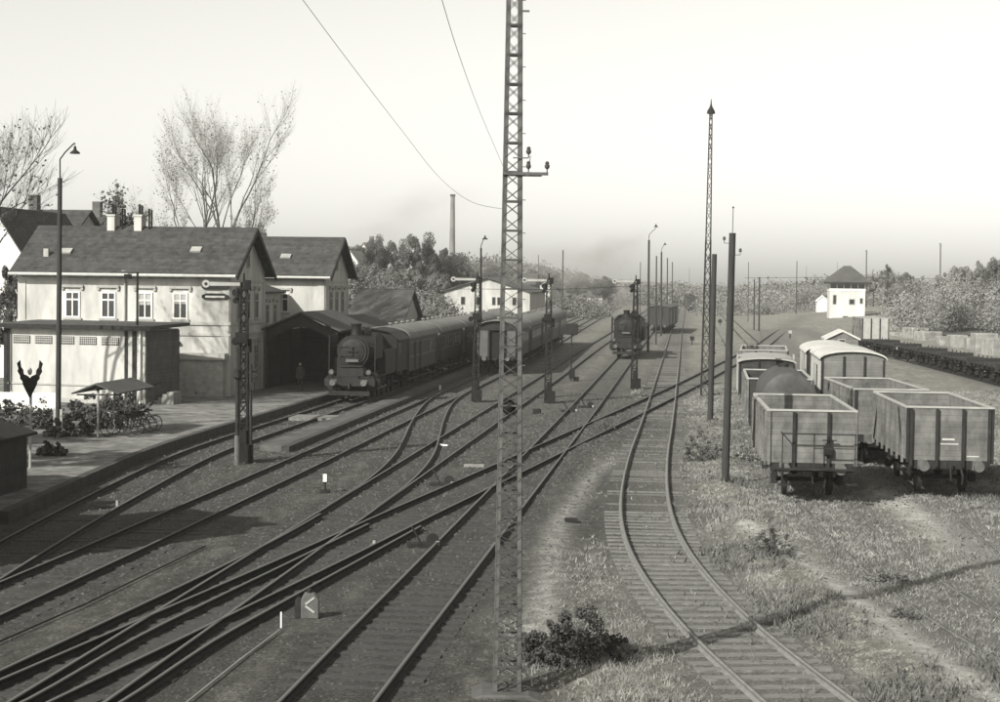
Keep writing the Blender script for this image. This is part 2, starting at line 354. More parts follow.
# ------------------------------------------------------------------ railway tracks
def resample(pts, step):
    pts = [Vector((p.x, p.y, 0)) for p in pts]; P_ = [2*pts[0]-pts[1]] + pts + [2*pts[-1]-pts[-2]]; fine = []
    for i in range(1, len(P_)-2):
        a, b, c, d = P_[i-1:i+3]; ta = (b-a).length**.5; tb = (c-b).length**.5; tc = (d-c).length**.5
        m1 = (c-b) + tb*((b-a)/ta - (c-a)/(ta+tb)); m2 = (c-b) + tb*((d-c)/tc - (d-b)/(tb+tc))
        for k in range(24):
            t = k/24; t2 = t*t; t3 = t2*t
            fine.append((2*t3-3*t2+1)*b + (t3-2*t2+t)*m1 + (-2*t3+3*t2)*c + (t3-t2)*m2)
    fine.append(pts[-1]); acc = [0]
    for a, b in zip(fine[:-1], fine[1:]): acc.append(acc[-1]+(b-a).length)
    A = np.array([(q.x, q.y) for q in fine]); L = acc[-1]; s = np.arange(0, L, step)
    x = np.interp(s, acc, A[:,0]); y = np.interp(s, acc, A[:,1])
    k = int(6/step)                                              # smooth the tracing wobble out
    if k > 1 and len(x) > 4*k:
        ker = np.hanning(2*k+1); ker /= ker.sum()
        xp = np.concatenate([2*x[0]-x[k:0:-1], x, 2*x[-1]-x[-2:-k-2:-1]]); yp = np.concatenate([2*y[0]-y[k:0:-1], y, 2*y[-1]-y[-2:-k-2:-1]])
        x = np.convolve(xp, ker, 'valid'); y = np.convolve(yp, ker, 'valid')
    tx = np.gradient(x); ty = np.gradient(y); n = np.hypot(tx, ty)
    return x, y, tx/n, ty/n
CL = {}
SEC = [(-.065,0),(.065,0),(.065,.012),(.012,.03),(.012,.10),(.036,.11),(.036,.145),(-.036,.145),(-.036,.11),(-.012,.10),(-.012,.03),(-.065,.012)]
def rail_mesh(x, y, tx, ty, off, o, dz, m):
    vs = []; n = len(SEC)
    for i in range(len(x)):
        for a, h in SEC: vs.append((x[i]+ty[i]*(off+a)-o[0], y[i]-tx[i]*(off+a)-o[1], h+dz))
    V = np.array(vs); i0 = np.arange((len(x)-1)*n).reshape(-1, n); nxt = np.roll(i0, -1, 1)
    Fq = np.stack([i0, nxt, nxt+n, i0+n], -1).reshape(-1, 4)
    return npmesh('rail', V, Fq[:, ::-1], m, 4)
slp = MB().box((0,0,-.045), (2.5,.26,.14)); slp_dark = slp.mesh('sleeper', M['sleeper']); slp_pale = slp.mesh('sleeper', M['sleeper_pale'])
def track(key, label, rails=(-1,1), pale=False, dz=0.0, smin=0, smax=1e9, sl=True, group='railway tracks of the station yard', rm=None, sspace=.65, sz=0.0):
    x, y, tx, ty = resample(T[key], 1.0); CL[key] = (x, y, tx, ty)
    o = (float(x[0]), float(y[0])); r = thing('railway_track', label, 'railway track', (o[0], o[1], 0), 0, group)
    for sgn in rails: link('rail', rail_mesh(x, y, tx, ty, sgn*.7535, o, .004+dz, rm or M['rail']), r)
    if sl:
        x, y, tx, ty = resample(T[key], sspace); d = np.hypot(x, y)
        ok = [i for i in range(len(x)) if smin <= i*sspace <= smax and y[i] > 20]
        vis = [i for i in ok if abs(x[i])/max(y[i], 1) < .31]
        cnt = 0; rest = MB()
        for i in sorted(vis, key=lambda q: d[q]):
            if d[i] > 190: continue
            a = math.atan2(ty[i], tx[i])-math.pi/2+random.gauss(0, .015); lo = (float(x[i])-o[0], float(y[i])-o[1], sz-.028*min(1,max(0,(float(y[i])-38)/32))+random.uniform(-.024, .012))
            if cnt < 100:
                s = link('sleeper', slp_pale if pale else slp_dark, r, lo); s.rotation_euler = (random.gauss(0,.01), 0, a); cnt += 1
            else: rest.box((lo[0], lo[1], lo[2]-.045), (2.5,.26,.14), a)
        if rest.v: tag(rest.build('sleeper', M['sleeper_pale'] if pale else M['sleeper'], r), kind='stuff')
    return r
track('A', 'single curved track with pale rails and bare sleepers bending to the lower right', pale=True, rm=M['railrust'], sz=.006)
track('B', 'straight track that passes behind the big lattice mast, carrying the distant steam engine', sz=-.006)
track('C', 'straight track left of the mast, joined by the S-shaped crossover', dz=.002, sz=-.006)
track('D', 'diagonal track crossing the others and curving away right towards the signal tower', dz=.004, sz=-.006)
track('E', 'track beside the low island platform, holding the shorter row of coaches', dz=.001, sz=-.006)
track('H', 'track along the station platform, under the engine at the canopy', dz=.003, sz=-.006)
track('S', 'short S-shaped crossover track between two straight tracks', dz=.006, sl=False)
track('G', 'branch track leaving the diagonal track towards the lower left corner', dz=.0075, sl=False)
T['L'] = pxl([(-44,716),(-14,700),(42,672),(108,640),(160,614),(232,578),(305,540),(350,512)])
track('L', 'lone outermost switch rail running to the left edge below the platforms', rails=(-1,), dz=.009, sl=False)
track('R', 'half-buried siding track under the left row of goods wagons', sl=False, dz=-.105, rm=M['oldrail'])
track('Q', 'half-buried siding track under the right row of goods wagons', sl=False, dz=-.108, rm=M['oldrail'])
track('W', 'siding under the long row of flat wagons at the right edge', sl=False, dz=-.01)
T['Y'] = pxl([(760,350),(745,335),(728,318),(715,303),(708,296)]); T['X'] = pxl([(722,352),(712,330),(703,308),(698,298)])
track('Y', 'faint far track right of the tall lamp tower', sl=False); track('X', 'faint far track between the curved track and the lamp tower', sl=False)
def on_track(key, Y):
    """centre point and heading where a track passes depth Y"""
    x, y, tx, ty = CL[key]; i = int(np.argmin(np.abs(y-Y))); return Vector((float(x[i]), float(y[i]), .15)), math.atan2(float(ty[i]), float(tx[i]))-math.pi/2

# ------------------------------------------------------------------ platforms (setting)
def strip(name, la, lb, z, m, kind='structure', z0=-.1):
    n = len(la); mb = MB()
    vs = [(a[0], a[1], z) for a in la] + [(b[0], b[1], z) for b in lb] + [(a[0], a[1], z0) for a in la] + [(b[0], b[1], z0) for b in lb]
    fs = []
    for i in range(n-1):
        fs += [(i, n+i, n+i+1, i+1), (i, i+1, 2*n+i+1, 2*n+i), (n+i+1, n+i, 3*n+i, 3*n+i+1)]
    fs += [(0, 2*n, 3*n, n), (n-1, 2*n-1, 4*n-1, 3*n-1)]
    mb.add(vs, fs); return tag(mb.build(name, m), kind=kind)
def offs(key, off, Y):
    x, y, tx, ty = CL[key]; i = int(np.argmin(np.abs(y-Y))); return (float(x[i]+ty[i]*off), float(y[i]-tx[i]*off))
ys = [48+3*i for i in range(46)]
plat_m = mat('platform_gravel', 0.155, 0.5, 1.3, 0.95, bump=0.4); plat_m2 = mat('platform_cinder', 0.085, 0.35, 0.9, 0.95, bump=0.4)
edge1 = [offs('H', -1.62, y) for y in ys]; edge1b = [offs('H', -1.92, y) for y in ys]
strip('station_platform', [(-60, y) for y in ys], edge1b, .36, plat_m)
strip('platform_edge', edge1b, edge1, .375, M['kerb'])
ys2 = [70+3*i for i in range(44)]; a2 = [offs('H', 1.75, y) for y in ys2]; b2 = [offs('E', -1.95, y) for y in ys2]; b2b = [offs('E', -1.62, y) for y in ys2]
k0 = next((i for i in range(len(ys2)) if b2[i][0]-a2[i][0] > .3), 0)
strip('island_platform', a2[k0:], b2[k0:], .22, plat_m2); strip('platform_edge', b2[k0:], b2b[k0:], .235, M['kerb'])
x, y, tx, ty = CL['H']; i0 = int(np.argmin(np.abs(y-88)))
cr = [(float(x[i]+ty[i]*0), float(y[i])) for i in range(i0-1, i0+2)]
strip('board_crossing', [offs('H', -.60, q) for q in (85.5, 86.5, 87.5)], [offs('H', .60, q) for q in (85.5, 86.5, 87.5)], .15, M['sleeper_pale'], z0=0)
strip('board_crossing', [offs('H', .84, q) for q in (85.5, 86.5, 87.5)], [offs('H', 1.74, q) for q in (85.5, 86.5, 87.5)], .155, M['sleeper_pale'], z0=0)

# ------------------------------------------------------------------ station building
def window(par, x, z0, z1, wd, y=0.0, face='front', bars=1, lintel=True, blind=0):
    """window in a wall facing -y (front) or +x (side): recess pane, frame, lintel and sill"""
    h = z1-z0
    def bx(mb, a0, a1, d0, d1, c0, c1):
        return mb.bb(a0, a1, -d1+y, -d0+y, c0, c1) if face == 'front' else mb.bb(d0+y, d1+y, a0, a1, c0, c1)
    f = MB(); t = .09
    bx(f, x-wd/2, x-wd/2+t, .01, .055, z0, z1); bx(f, x+wd/2-t, x+wd/2, .01, .055, z0, z1)
    bx(f, x-wd/2+t, x+wd/2-t, .012, .05, z1-t, z1); bx(f, x-wd/2+t, x+wd/2-t, .012, .05, z0, z0+t)
    bx(f, x-.035, x+.035, .014, .048, z0+t, z1-t); bx(f, x-wd/2+t, x-.036, .016, .045, z0+h*.66, z0+h*.72); bx(f, x+.036, x+wd/2-t, .016, .045, z0+h*.66, z0+h*.72)
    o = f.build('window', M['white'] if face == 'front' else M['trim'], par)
    p = MB(); bx(p, x-wd/2+.02, x+wd/2-.02, -.05, .006, z0+.02, z1-.02); p.build('pane', M['glass'], o)
    if blind: q = MB(); bx(q, x-wd/2+t, x+wd/2-t, .0065, .011, z1-t-h*blind, z1-t); q.build('blind', M['trim'], o)
    if lintel:
        s = MB(); bx(s, x-wd/2-.2, x+wd/2+.2, .0, .13, z1+.22, z1+.36); bx(s, x-wd/2-.2, x-wd/2-.06, .0, .10, z1+.08, z1+.22); bx(s, x+wd/2+.06, x+wd/2+.2, .0, .10, z1+.08, z1+.22)
        s.build('lintel', M['trim'], o)
        s = MB(); bx(s, x-wd/2-.1, x+wd/2+.1, .0, .12, z0-.12, z0-.01); s.build('sill', M['trim'], o)
    return o
p = PY(229, 395, 96.8); st = thing('station_building', 'two-storey pale station building with two gabled wings and dark tiled roofs', 'building', (p.x, p.y, .35), AZ)
def wing(x0, x1, y0, y1, he, hr, endn):
    mb = MB(); ym = (y0+y1)/2
    mb.prism([(y0,-.4),(y1,-.4),(y1,he),(ym,hr-.12),(y0,he)], x0, x1, 'x'); mb.build('wall', M['plaster'], st)
    r = MB(); t = .14; k = (hr-he)/(ym-y0); ov = .55
    r.prism([(y0-ov, he-ov*k+.02),(ym, hr),(y1+ov, he-ov*k+.02),(y1+ov, he-ov*k+.02+t),(ym, hr+t),(y0-ov, he-ov*k+.02+t)], x0-.3, x1+.55, 'x')
    ro = r.build('roof', M['roof'], st)
    g = MB(); g.cyl((x0-.3, y0-ov-.06, he-ov*k+.06), (x1+.5, y0-ov-.06, he-ov*k+.06), .085, n=8); g.build('gutter', M['plateg'], st, True)
    b = MB(); b.beam((x1+.57, y0-ov, he-ov*k-.05), (x1+.57, ym, hr-.03), .06, .26); b.beam((x1+.57, y1+ov, he-ov*k-.05), (x1+.57, ym, hr-.03), .06, .26); b.build('bargeboard', M['vandark'], st)
    c = MB()
    for z, pr, hh in ((3.35,.07,.14),(3.95,.09,.16),(6.35,.06,.12)):
        c.bb(x0-.03, x1+.0, y0-pr, y0-.002, z, z+hh); c.bb(x1+.002, x1+pr, y0-pr, y1, z, z+hh)
    for xx in (x0+.0, x1-.5): c.bb(xx+.02, xx+.48, y0-.05, y0-.003, 0, 6.34)
    for yy in (y0+.02, y1-.5): c.bb(x1+.003, x1+.05, yy, yy+.48, 0, 6.34)
    c.build('cornice', M['plaster_dim'], st)
    br = MB()
    for i in range(int((x1-x0)/.9)): br.bb(x0+.3+i*.9, x0+.42+i*.9, y0-.45, y0-.01, he-.42, he-.28)
    builds(br, 'eave_bracket', M['trim'], st)
    v = MB(); 
    for xx in endn: v.bb(xx-.17, xx+.17, y0-.03, y0-.004, 6.58, 6.82)
    builds(v, 'attic_vent', M['dark'], st)
    for yy in (ym-1.9, ym, ym+1.9): window(st, yy, 4.2, 5.75, .85, x1, 'side'); window(st, yy, .9, 2.7, .9, x1, 'side')
    window(st, ym, 7.15, 8.25, .6, x1, 'side', lintel=False)
    return ro
ro = wing(-12.2, 0, 0, 7.7, 6.95, 9.35, (-9.4,-6.9,-4.9,-2.8))
for xx, bl_ in ((-9.0,0),(-6.93,.0),(-4.82,.42),(-2.8,.36)): window(st, xx, 4.25, 5.72, .86, blind=bl_)
for xx in (-10.6,-8.5,-6.6): window(st, xx, 1.0, 2.7, .95)
# chimneys with flue pipes
for cx in (-8.0,-6.4):
    c = MB().bb(cx-.22, cx+.22, 3.4, 4.3, 8.6, 10.05); c.bb(cx-.27, cx+.27, 3.35, 4.35, 10.05, 10.15); co = c.build('chimney', M['plaster'], ro)
    k = MB()
    for yy, hh in ((3.6,10.75),(4.05,10.7)): k.cyl((cx+.05, yy, 10.1), (cx+.05, yy, hh), .07, n=8); k.cyl((cx+.62, yy, 8.9), (cx+.62, yy, hh-.25), .06, n=8)
    builds(k, 'flue_pipe', M['black'], co)
sk = MB(); sk.box((-10.9,1.0,7.75), (.28,.28,.7)); sk.build('roof_vent', M['trim'], ro); sk = MB(); sk.box((-9.9,1.3,7.98), (.7,.5,.1), tx=.55); sk.build('skylight', M['zinc'], ro)
sk = MB(); sk.box((-2.4,1.6,8.15), (.6,.5,.1), tx=.55); sk.build('skylight', M['zinc'], ro)
dp = MB(); dp.cyl((-5.95,-.09,3.0),(-5.95,-.09,6.55),.055,n=8); dp.lathe((-5.95,-.18,6.5),[(.08,0),(.2,.3),(.2,.42)],8); dp.build('downpipe', M['zinc'], st)
an = MB(); an.bb(-2.72,-.2,-.55,-.004,-.3,2.05); an.build('porch_wall', mat('pale_brick', .33, .2, 3, bump=.3), st)
an = MB(); an.bb(-2.85,-.08,-.68,-.002,2.05,2.4); an.build('porch_cap', M['trim'], st)
an = MB(); an.box((-2.95,-.12,2.95),(.3,.2,.12)); an.cyl((-2.95,-.1,3.0),(-2.95,-.1,3.3),.03,n=6); an.build('wall_lamp', M['iron'], st)
sg = MB()
for z, hh in ((6.0,.32),(5.45,.26)):
    sg.prism([(-1.55,z),(-1.4,z-.06),(-.2,z-.06),(-.05,z),(-.05,z+hh*.6),(-.3,z+hh),(-1.3,z+hh),(-1.55,z+hh*.6)], -.14, -.06)
sgo = sg.build('name_board', M['iron'], st); MB().bb(-1.35,-.25,-.156,-.142,5.47,5.58).build('board_stripe', M['plateg'], sgo)
# middle range, rear wing
mw = MB(); mw.bb(-11.5,-2.2,7.72,20.9,-.3,5.7); mw.build('wall', M['plaster_dim'], st)
mr = MB(); mr.prism([(-11.9,5.6),(-6.8,7.2),(-1.8,5.6),(-1.8,5.72),(-6.8,7.34),(-11.9,5.72)], 7.75, 20.5); mr.build('roof', M['roof'], st)
for yy in (9.5,12,14.5,17,19): window(st, yy, 3.6, 4.9, .8, -2.2, 'side'); window(st, yy, .3, 2.4, .9, -2.2, 'side')
ro2 = wing(-9.5, .75, 20.9, 28.6, 6.95, 9.35, (-2.2,))
window(st, -2.15, 4.3, 5.6, .9, 20.9)
sk = MB(); sk.box((-2.3,22.4,8.1), (.7,.5,.1), tx=.55); sk.build('skylight', M['zinc'], ro2)
# canopy over the platform, open gabled end towards the camera
p = PY(265, 392, 104); cn = thing('platform_canopy', 'dark open-fronted gabled canopy over the platform beside the station building', 'canopy', (p.x, p.y, .36), AZ)
W_ = 4.35; r = MB(); r.prism([(-.25,3.45),(W_/2,4.5),(W_+.25,3.45),(W_+.25,3.55),(W_/2,4.62),(-.25,3.55)], -.3, 9); r.build('roof', M['felt'], cn)
g = MB(); n = 10; arc = [(W_*i/n, 2.75+.95*math.sin(math.pi*i/n)) for i in range(n+1)]
for i in range(n):
    a, b = arc[i], arc[i+1]; ta = 3.5+1.0*(1-abs(a[0]/W_*2-1)); tb = 3.5+1.0*(1-abs(b[0]/W_*2-1))
    g.prism([a, b, (b[0], tb-.04), (a[0], ta-.04)], .0, .12)
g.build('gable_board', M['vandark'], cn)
for xx in (.1, W_-.1):
    for yy in (.1, 3, 6, 8.8): MB().cyl((xx,yy,-.2),(xx,yy,3.45),.09,n=8).build('post', M['wood'], cn)
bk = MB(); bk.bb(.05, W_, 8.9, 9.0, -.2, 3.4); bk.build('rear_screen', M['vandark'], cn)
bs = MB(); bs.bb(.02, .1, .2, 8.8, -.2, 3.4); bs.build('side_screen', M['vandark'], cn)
p = PY(321, 385, 113.5); cl_ = thing('lean_to_canopy', 'flat dark canopy roof sloping from the rear wing towards the standing engine', 'canopy', (p.x, p.y, .36), AZ)
r = MB(); r.prism([(.0,3.95),(2.35,3.2),(2.35,3.3),(.0,4.08)], 0, 14); r.build('roof', M['felt'], cl_)
f_ = MB(); f_.bb(2.352, 2.40, 0, 14, 3.12, 3.34); f_.build('fascia', M['trim'], cl_)
for yy in (.3, 4.6, 9, 13.6): MB().cyl((2.0,yy,-.2),(2.0,yy,3.25),.08,n=8).build('post', M['wood'], cl_)

# ------------------------------------------------------------------ low flat-roofed building
p = P(145, 405, .36); rzL = -math.atan(.263)
lb = thing('switch_house', 'low pale flat-roofed building with a row of latticed vents, in front of the station', 'building', (p.x, p.y, .34), rzL)
MB().bb(-8.1, -.03, .02, 4.0, -.4, 3.86).build('wall', M['plaster_dim'], lb)
MB().bb(-.028, .03, .03, 4.0, -.4, 3.80).build('side_wall', M['brick'], lb)  # shade of this end wall is put into the dark slab colour
r = MB(); r.prism([(-.45,3.88),(4.3,4.0),(4.3,4.18),(-.45,4.06)], -8.5, .5, 'x'); r.build('roof', M['felt'], lb)
q = MB(); q.bb(-8.5,.5,-.47,-.452,3.86,4.07); q.build('roof_edge', M['iron'], lb)
for i in range(5):
    x = -7.55+i*1.27; v = MB(); v.bb(x, x+.98, -.012, .016, 3.05, 3.45); vo = v.build('vent', M['dark'], lb)
    s = MB()
    for k in range(9): s.bb(x+.02+k*.11, x+.06+k*.11, -.03, -.013, 3.06, 3.44)
    for k in range(3): s.bb(x+.0, x+.98, -.035, -.031, 3.12+k*.12, 3.16+k*.12)
    s.build('lattice', M['trim'], vo)
s = MB(); s.bb(-8.08,-7.86,-.04,.018,-.3,3.8); s.bb(-1.15,-1.0,-.04,.018,-.3,3.8); s.bb(-.72,-.5,-.04,.018,-.3,3.8); builds(s, 'pilaster', M['iron'], lb)
s = MB(); s.cyl((-.25,-.1,-.2),(-.25,-.1,3.8),.055,n=8); s.build('downpipe', M['white'], lb); s = MB(); s.cyl((-7.72,-.1,-.2),(-7.72,-.1,3.8),.05,n=8); s.build('downpipe', M['iron'], lb)
s = MB(); s.bb(-7.9,-.1,-.03,.017,.9,.98); s.bb(-7.9,-.1,-.06,.017,-.3,.25); s.build('plinth', M['trim'], lb)
p = P(150, 404, .36); sp_ = thing('entrance_steps', 'short flight of pale concrete steps at the dark end wall of the low building', 'steps', (p.x+.5, p.y+.7, .36), rzL)
s = MB()
for k in range(4): s.bb(-.2+k*.25, .9, -.6, .4, k*.17, k*.17+.17) if k < 3 else s.bb(-.2+k*.25, .9, -.6, .4, k*.17, k*.17+.12)
s.build('steps', M['concrete'], sp_); MB().path([(-.3,-.62,0),(-.3,-.62,.9),(.85,-.62,1.4)], .03).build('handrail', M['iron'], sp_)
# white board fence at the left edge
p = P(-14, 414, .36); wf = thing('board_fence', 'low white board fence at the left edge in front of the low building', 'fence', (p.x, p.y, .36), rzL*.2)
s = MB(); s.bb(0,3.4,0,.05,.2,1.05); s.build('board', M['white'], wf)
for k in range(4): MB().bb(.05+k*1.08,.15+k*1.08,.055,.15,-.2,1.1).build('post', M['trim'], wf)
# dark timber shed at the left edge, unseen tower and shed added beyond it to shade the tracks
p = P(27, 488, .36)
sh = thing('timber_shed', 'black low shed or lean-to cut off by the left edge beside the platform', 'shed', (p.x, p.y, .3), AZ)
MB().bb(-5, 0, -18, 0, -.4, 1.75).build('wall', M['vandark'], sh); MB().prism([(-5.3,1.6),(-2.5,2.5),(.2,1.70),(.2,1.78),(-2.5,2.6),(-5.3,1.7)], -18.4, .35).build('roof', M['iron'], sh)
tipx = P(305, 515); L_ = 9.4/math.tan(SUN_EL); bx_ = tipx.x+SUN_X*L_; by_ = tipx.y+SUN_Y*L_
wt = thing('shadow_tower', 'unseen brick tower added beyond the left edge to shade the tracks', 'tower', (bx_-1.7, by_-.8, 0), 0)  # unseen tower, added only for the shadow band it throws across the tracks
MB().bb(-3.6,1.7,-1.7,1.7,-.2,8.2).build('wall', M['brick'], wt); MB().lathe((-.9,0,8.2),[(3.2,0),(3.2,.15),(.1,1.3)],4).build('roof', M['slate'], wt)
gs = thing('shadow_shed', 'unseen long low shed added beyond the left edge to cast shade', 'shed', (bx_-5.3, by_+1.5, 0), AZ)  # unseen shed, added beyond the frame only to cast shadow
MB().bb(-7,2.6,-9,5.5,-.2,4.6).build('wall', M['brick'], gs); MB().prism([(-7.4,4.55),(-2.2,6.4),(3.0,4.55),(3.0,4.7),(-2.2,6.56),(-7.4,4.7)], -9.4, 5.9).build('roof', M['slate'], gs)

# ------------------------------------------------------------------ bicycle shelter and bicycles
p = P(98, 437, .36); bsh = thing('bicycle_shelter', 'small open shelter with a dark pitched roof over bicycles', 'shelter', (p.x, p.y, .36), AZ)
MB().prism([(-1.0,1.75),(0,2.15),(1.0,1.78),(1.0,1.84),(0,2.22),(-1.0,1.81)], -.35, 4.3).build('roof', M['slate'], bsh)
for q in ((0,0),(0,2),(0,4)): MB().cyl((q[0],q[1],-.2),(q[0],q[1],2.12),.05,n=8).build('post', M['woodpale'], bsh)
MB().beam((0,-.3,1.95),(0,4.2,1.95),.08).beam((-.9,0,1.72),(.9,0,1.74),.06).beam((-.9,4,1.72),(.9,4,1.74),.06).build('beam', M['wood'], bsh)
def bicycle(loc, rz, label):
    t = thing('bicycle', label, 'bicycle', loc, rz, 'bicycles parked under the shelter')
    f = MB(); A_, B_, C_, D_, E_ = (0,-.52,.33),(0,-.05,.30),(0,-.18,.78),(0,.38,.80),(0,.52,.33)
    for a, b in ((A_,B_),(A_,C_),(B_,C_),(B_,D_),(C_,D_),(D_,E_)): f.cyl(a, b, .018, n=6)
    f.build('frame', M['black'], t)
    for yy in (-.52, .52):
        w = MB()
        for k in range(16):
            a, b = 2*math.pi*k/16, 2*math.pi*(k+1)/16; w.cyl((0,yy+.32*math.cos(a),.33+.32*math.sin(a)),(0,yy+.32*math.cos(b),.33+.32*math.sin(b)),.02,n=5,cap=False)
            if k % 2: w.cyl((0,yy,.33),(0,yy+.32*math.cos(a),.33+.32*math.sin(a)),.004,n=3)
        w.build('wheel', M['iron'], t)
    MB().box((0,-.2,.86),(.15,.26,.06)).build('saddle', M['black'], t); MB().path([(-.27,.25,.98),(-.2,.38,1.0),(.2,.38,1.0),(.27,.25,.98)], .015).cyl((0,.38,.8),(0,.38,1.0),.015,n=6).build('handlebar', M['zinc'], t)
    return t
bl = ['nearest bicycle under the shelter roof, beside the front post','second bicycle behind the nearest one under the shelter','middle bicycle of the row under the shelter','bicycle next to the last one under the shelter','last bicycle of the row, at the far end of the shelter']
for i in range(5):
    q = UVc(.75, .35+i*.85); bicycle((p.x+q.x, p.y+q.y, .36), AZ+math.radians(82+random.uniform(-8,8)), bl[i])

# ------------------------------------------------------------------ semaphores, lamps, poles
def lat(mb, x0, y0, z0, w0, z1, w1, step, leg=.05, br=.03, cx=0.0):
    """square lattice tower leaning cx at its top: legs and crossed braces"""
    def cor(z): 
        t = (z-z0)/(z1-z0); w = (w0+(w1-w0)*t)/2; ox = x0+cx*t
        return [Vector((ox-w,y0-w,z)), Vector((ox+w,y0-w,z)), Vector((ox+w,y0+w,z)), Vector((ox-w,y0+w,z))]
    a, b = cor(z0), cor(z1)
    for k in range(4): mb.beam(a[k], b[k], leg)
    n = max(1, round((z1-z0)/step))
    for i in range(n):
        c, d = cor(z0+(z1-z0)*i/n), cor(z0+(z1-z0)*(i+1)/n)
        for k in range(4):
            j = (k+1) % 4; yield_ = (c[k], d[j]), (c[j], d[k])
            for q in yield_: mb.beam(q[0], q[1], br, br*.6)
            if i % 2 == 0: mb.beam(d[k], d[j], br, br)
    return mb
def semaphore(base, top, label, slim=False):
    b = P(*base); zt = PY(top[0], top[1], b.y).z; lean = PY(top[0], top[1], b.y).x-b.x
    t = thing('semaphore_signal', label, 'signal', b, 0, 'semaphore signals across the station tracks')
    h = zt; mb = MB(); lat(mb, 0, 0, 0, .38, h-.35, .22, .45, .07, .045, cx=lean); mb.cyl((lean,0,h-.4),(lean,0,h),.05,.03,8); mb.build('mast', M['black'], t)
    za = h-.42; ar = MB(); x0 = lean-.12
    ar.prism([(x0,za+.06),(x0-1.2,za+.075),(x0-1.2,za-.075),(x0,za-.06)], -.16, -.13); 
    o = ar.build('signal_arm', M['trim'], t)
    d_ = MB(); d_.cyl((x0-1.28,-.17,za),(x0-1.28,-.125,za),.145,n=18); d_.build('arm_disc', M['trim'], o); d2 = MB(); d2.cyl((x0-1.28,-.178,za),(x0-1.28,-.171,za),.06,n=14); d2.build('disc_centre', M['iron'], o)
    s = MB(); s.box((lean+.15,-.1,za-.02),(.22,.3,.36)); s.cyl((lean-.3,-.12,za-.32),(lean-.3,-.05,za-.32),.13,n=12); s.cyl((lean-.28,-.12,za-.62),(lean-.28,-.05,za-.62),.12,n=12); s.build('spectacle', M['black'], t)
    s = MB(); s.lathe((lean-.22,-.12,za-.55),[(.09,0),(.11,.05),(.11,.3),(.05,.4)],8); s.build('lamp', M['black'], t)
    z2 = h*.66; s = MB(); s.box((lean*.66-.05,-.2,z2),(.42,.3,.38)); s.cyl((-.3,-.15,z2-.15),(-.3,-.1,z2-.15),.15,n=10); s.box((.2,-.1,z2-.3),(.2,.2,.5)); s.build('signal_gear', M['black'], t)
    s = MB(); s.box((.12,-.3,.35),(.55,.5,.7)); s.box((.05,-.3,.95),(.25,.25,.55)); s.build('lever_case', M['black'], t)
    s = MB(); s.beam((-.1,-.32,0),(lean-.1,-.32,h-.8),.03); s.beam((.18,-.32,0),(lean+.18,-.32,h-.8),.03)
    for k in range(int((h-1)/.3)): s.beam((-.1+lean*k*.3/h,-.32,.3+k*.3),(.18+lean*k*.3/h,-.32,.3+k*.3),.02)
    s.build('ladder', M['iron'], t)
    return t
semaphore((243,462),(244,273),'tall near semaphore in front of the station gable, with its arm pointing left')
semaphore((475,402),(478,272),'semaphore signal standing before the pale coaches, just left of the big lattice mast')
semaphore((548,403),(549,273),'semaphore signal right of the big lattice mast, before the row of coaches')
semaphore((634,389),(636,275),'semaphore signal directly in front of the distant steam engine')
# side posts of the near semaphore
def pole(base, top, r0, r1, label, name='wooden_pole', cat='pole', m='wood', group=None, insul=0, n=10, z0=0.0, extra=None):
    b = P(base[0], base[1], z0); q = PY(top[0], top[1], b.y); t = thing(name, label, cat, b, 0, group)
    MB().cyl((0,0,-.3),(q.x-b.x,0,q.z-z0),r0,r1,n).build('pole', M[m], t, True)
    for k in range(insul):
        s = MB(); z = q.z-.35-k*.4; sg = 1 if k % 2 else -1; x = (q.x-b.x); s.path([(x,0,z),(x+sg*.28,0,z),(x+sg*.28,0,z+.12)], .012); s.lathe((x+sg*.28,0,z+.1),[(.03,0),(.055,.03),(.05,.1),(.02,.13)],8); s.build('insulator', M['insul'], t)
    return t, b, q
a, b, q = pole((237,465),(237.5,380),.08,.07,'short pale-footed post left of the near semaphore','signal_post','post','iron'); MB().cyl((0,0,0),(0,0,1.1),.10,n=10).build('foot_sleeve', M['oldrail'], a); MB().lathe((0,0,q.z),[(.06,0),(.16,.1),(.16,.4),(.05,.5)],10).build('lamp', M['iron'], a)
a, b, q = pole((251,449),(251,364),.06,.05,'short dark post with crossed arms right of the near semaphore','signal_post','post','iron'); MB().beam((-.3,0,q.z-.6),(.3,0,q.z-.1),.07).beam((-.3,0,q.z-.05),(.3,0,q.z-.5),.07).box((0,0,q.z-.9),(.22,.22,.3)).build('signal_arms', M['iron'], a)
# disc board signal
b = P(571,381); t = thing('board_signal', 'square dark board on a thin post beside the shadow of the coaches', 'signal', b); q = PY(571,329,b.y)
MB().cyl((0,0,0),(0,0,q.z),.05,n=8).build('post', M['iron'], t); MB().box((0,-.08,q.z),(.85,.1,.8)).build('board', M['iron'], t, bevel=.03); MB().box((.05,-.1,.5),(.4,.3,.6)).box((.35,0,.15),(.4,.3,.3)).build('gear_case', M['black'], t)
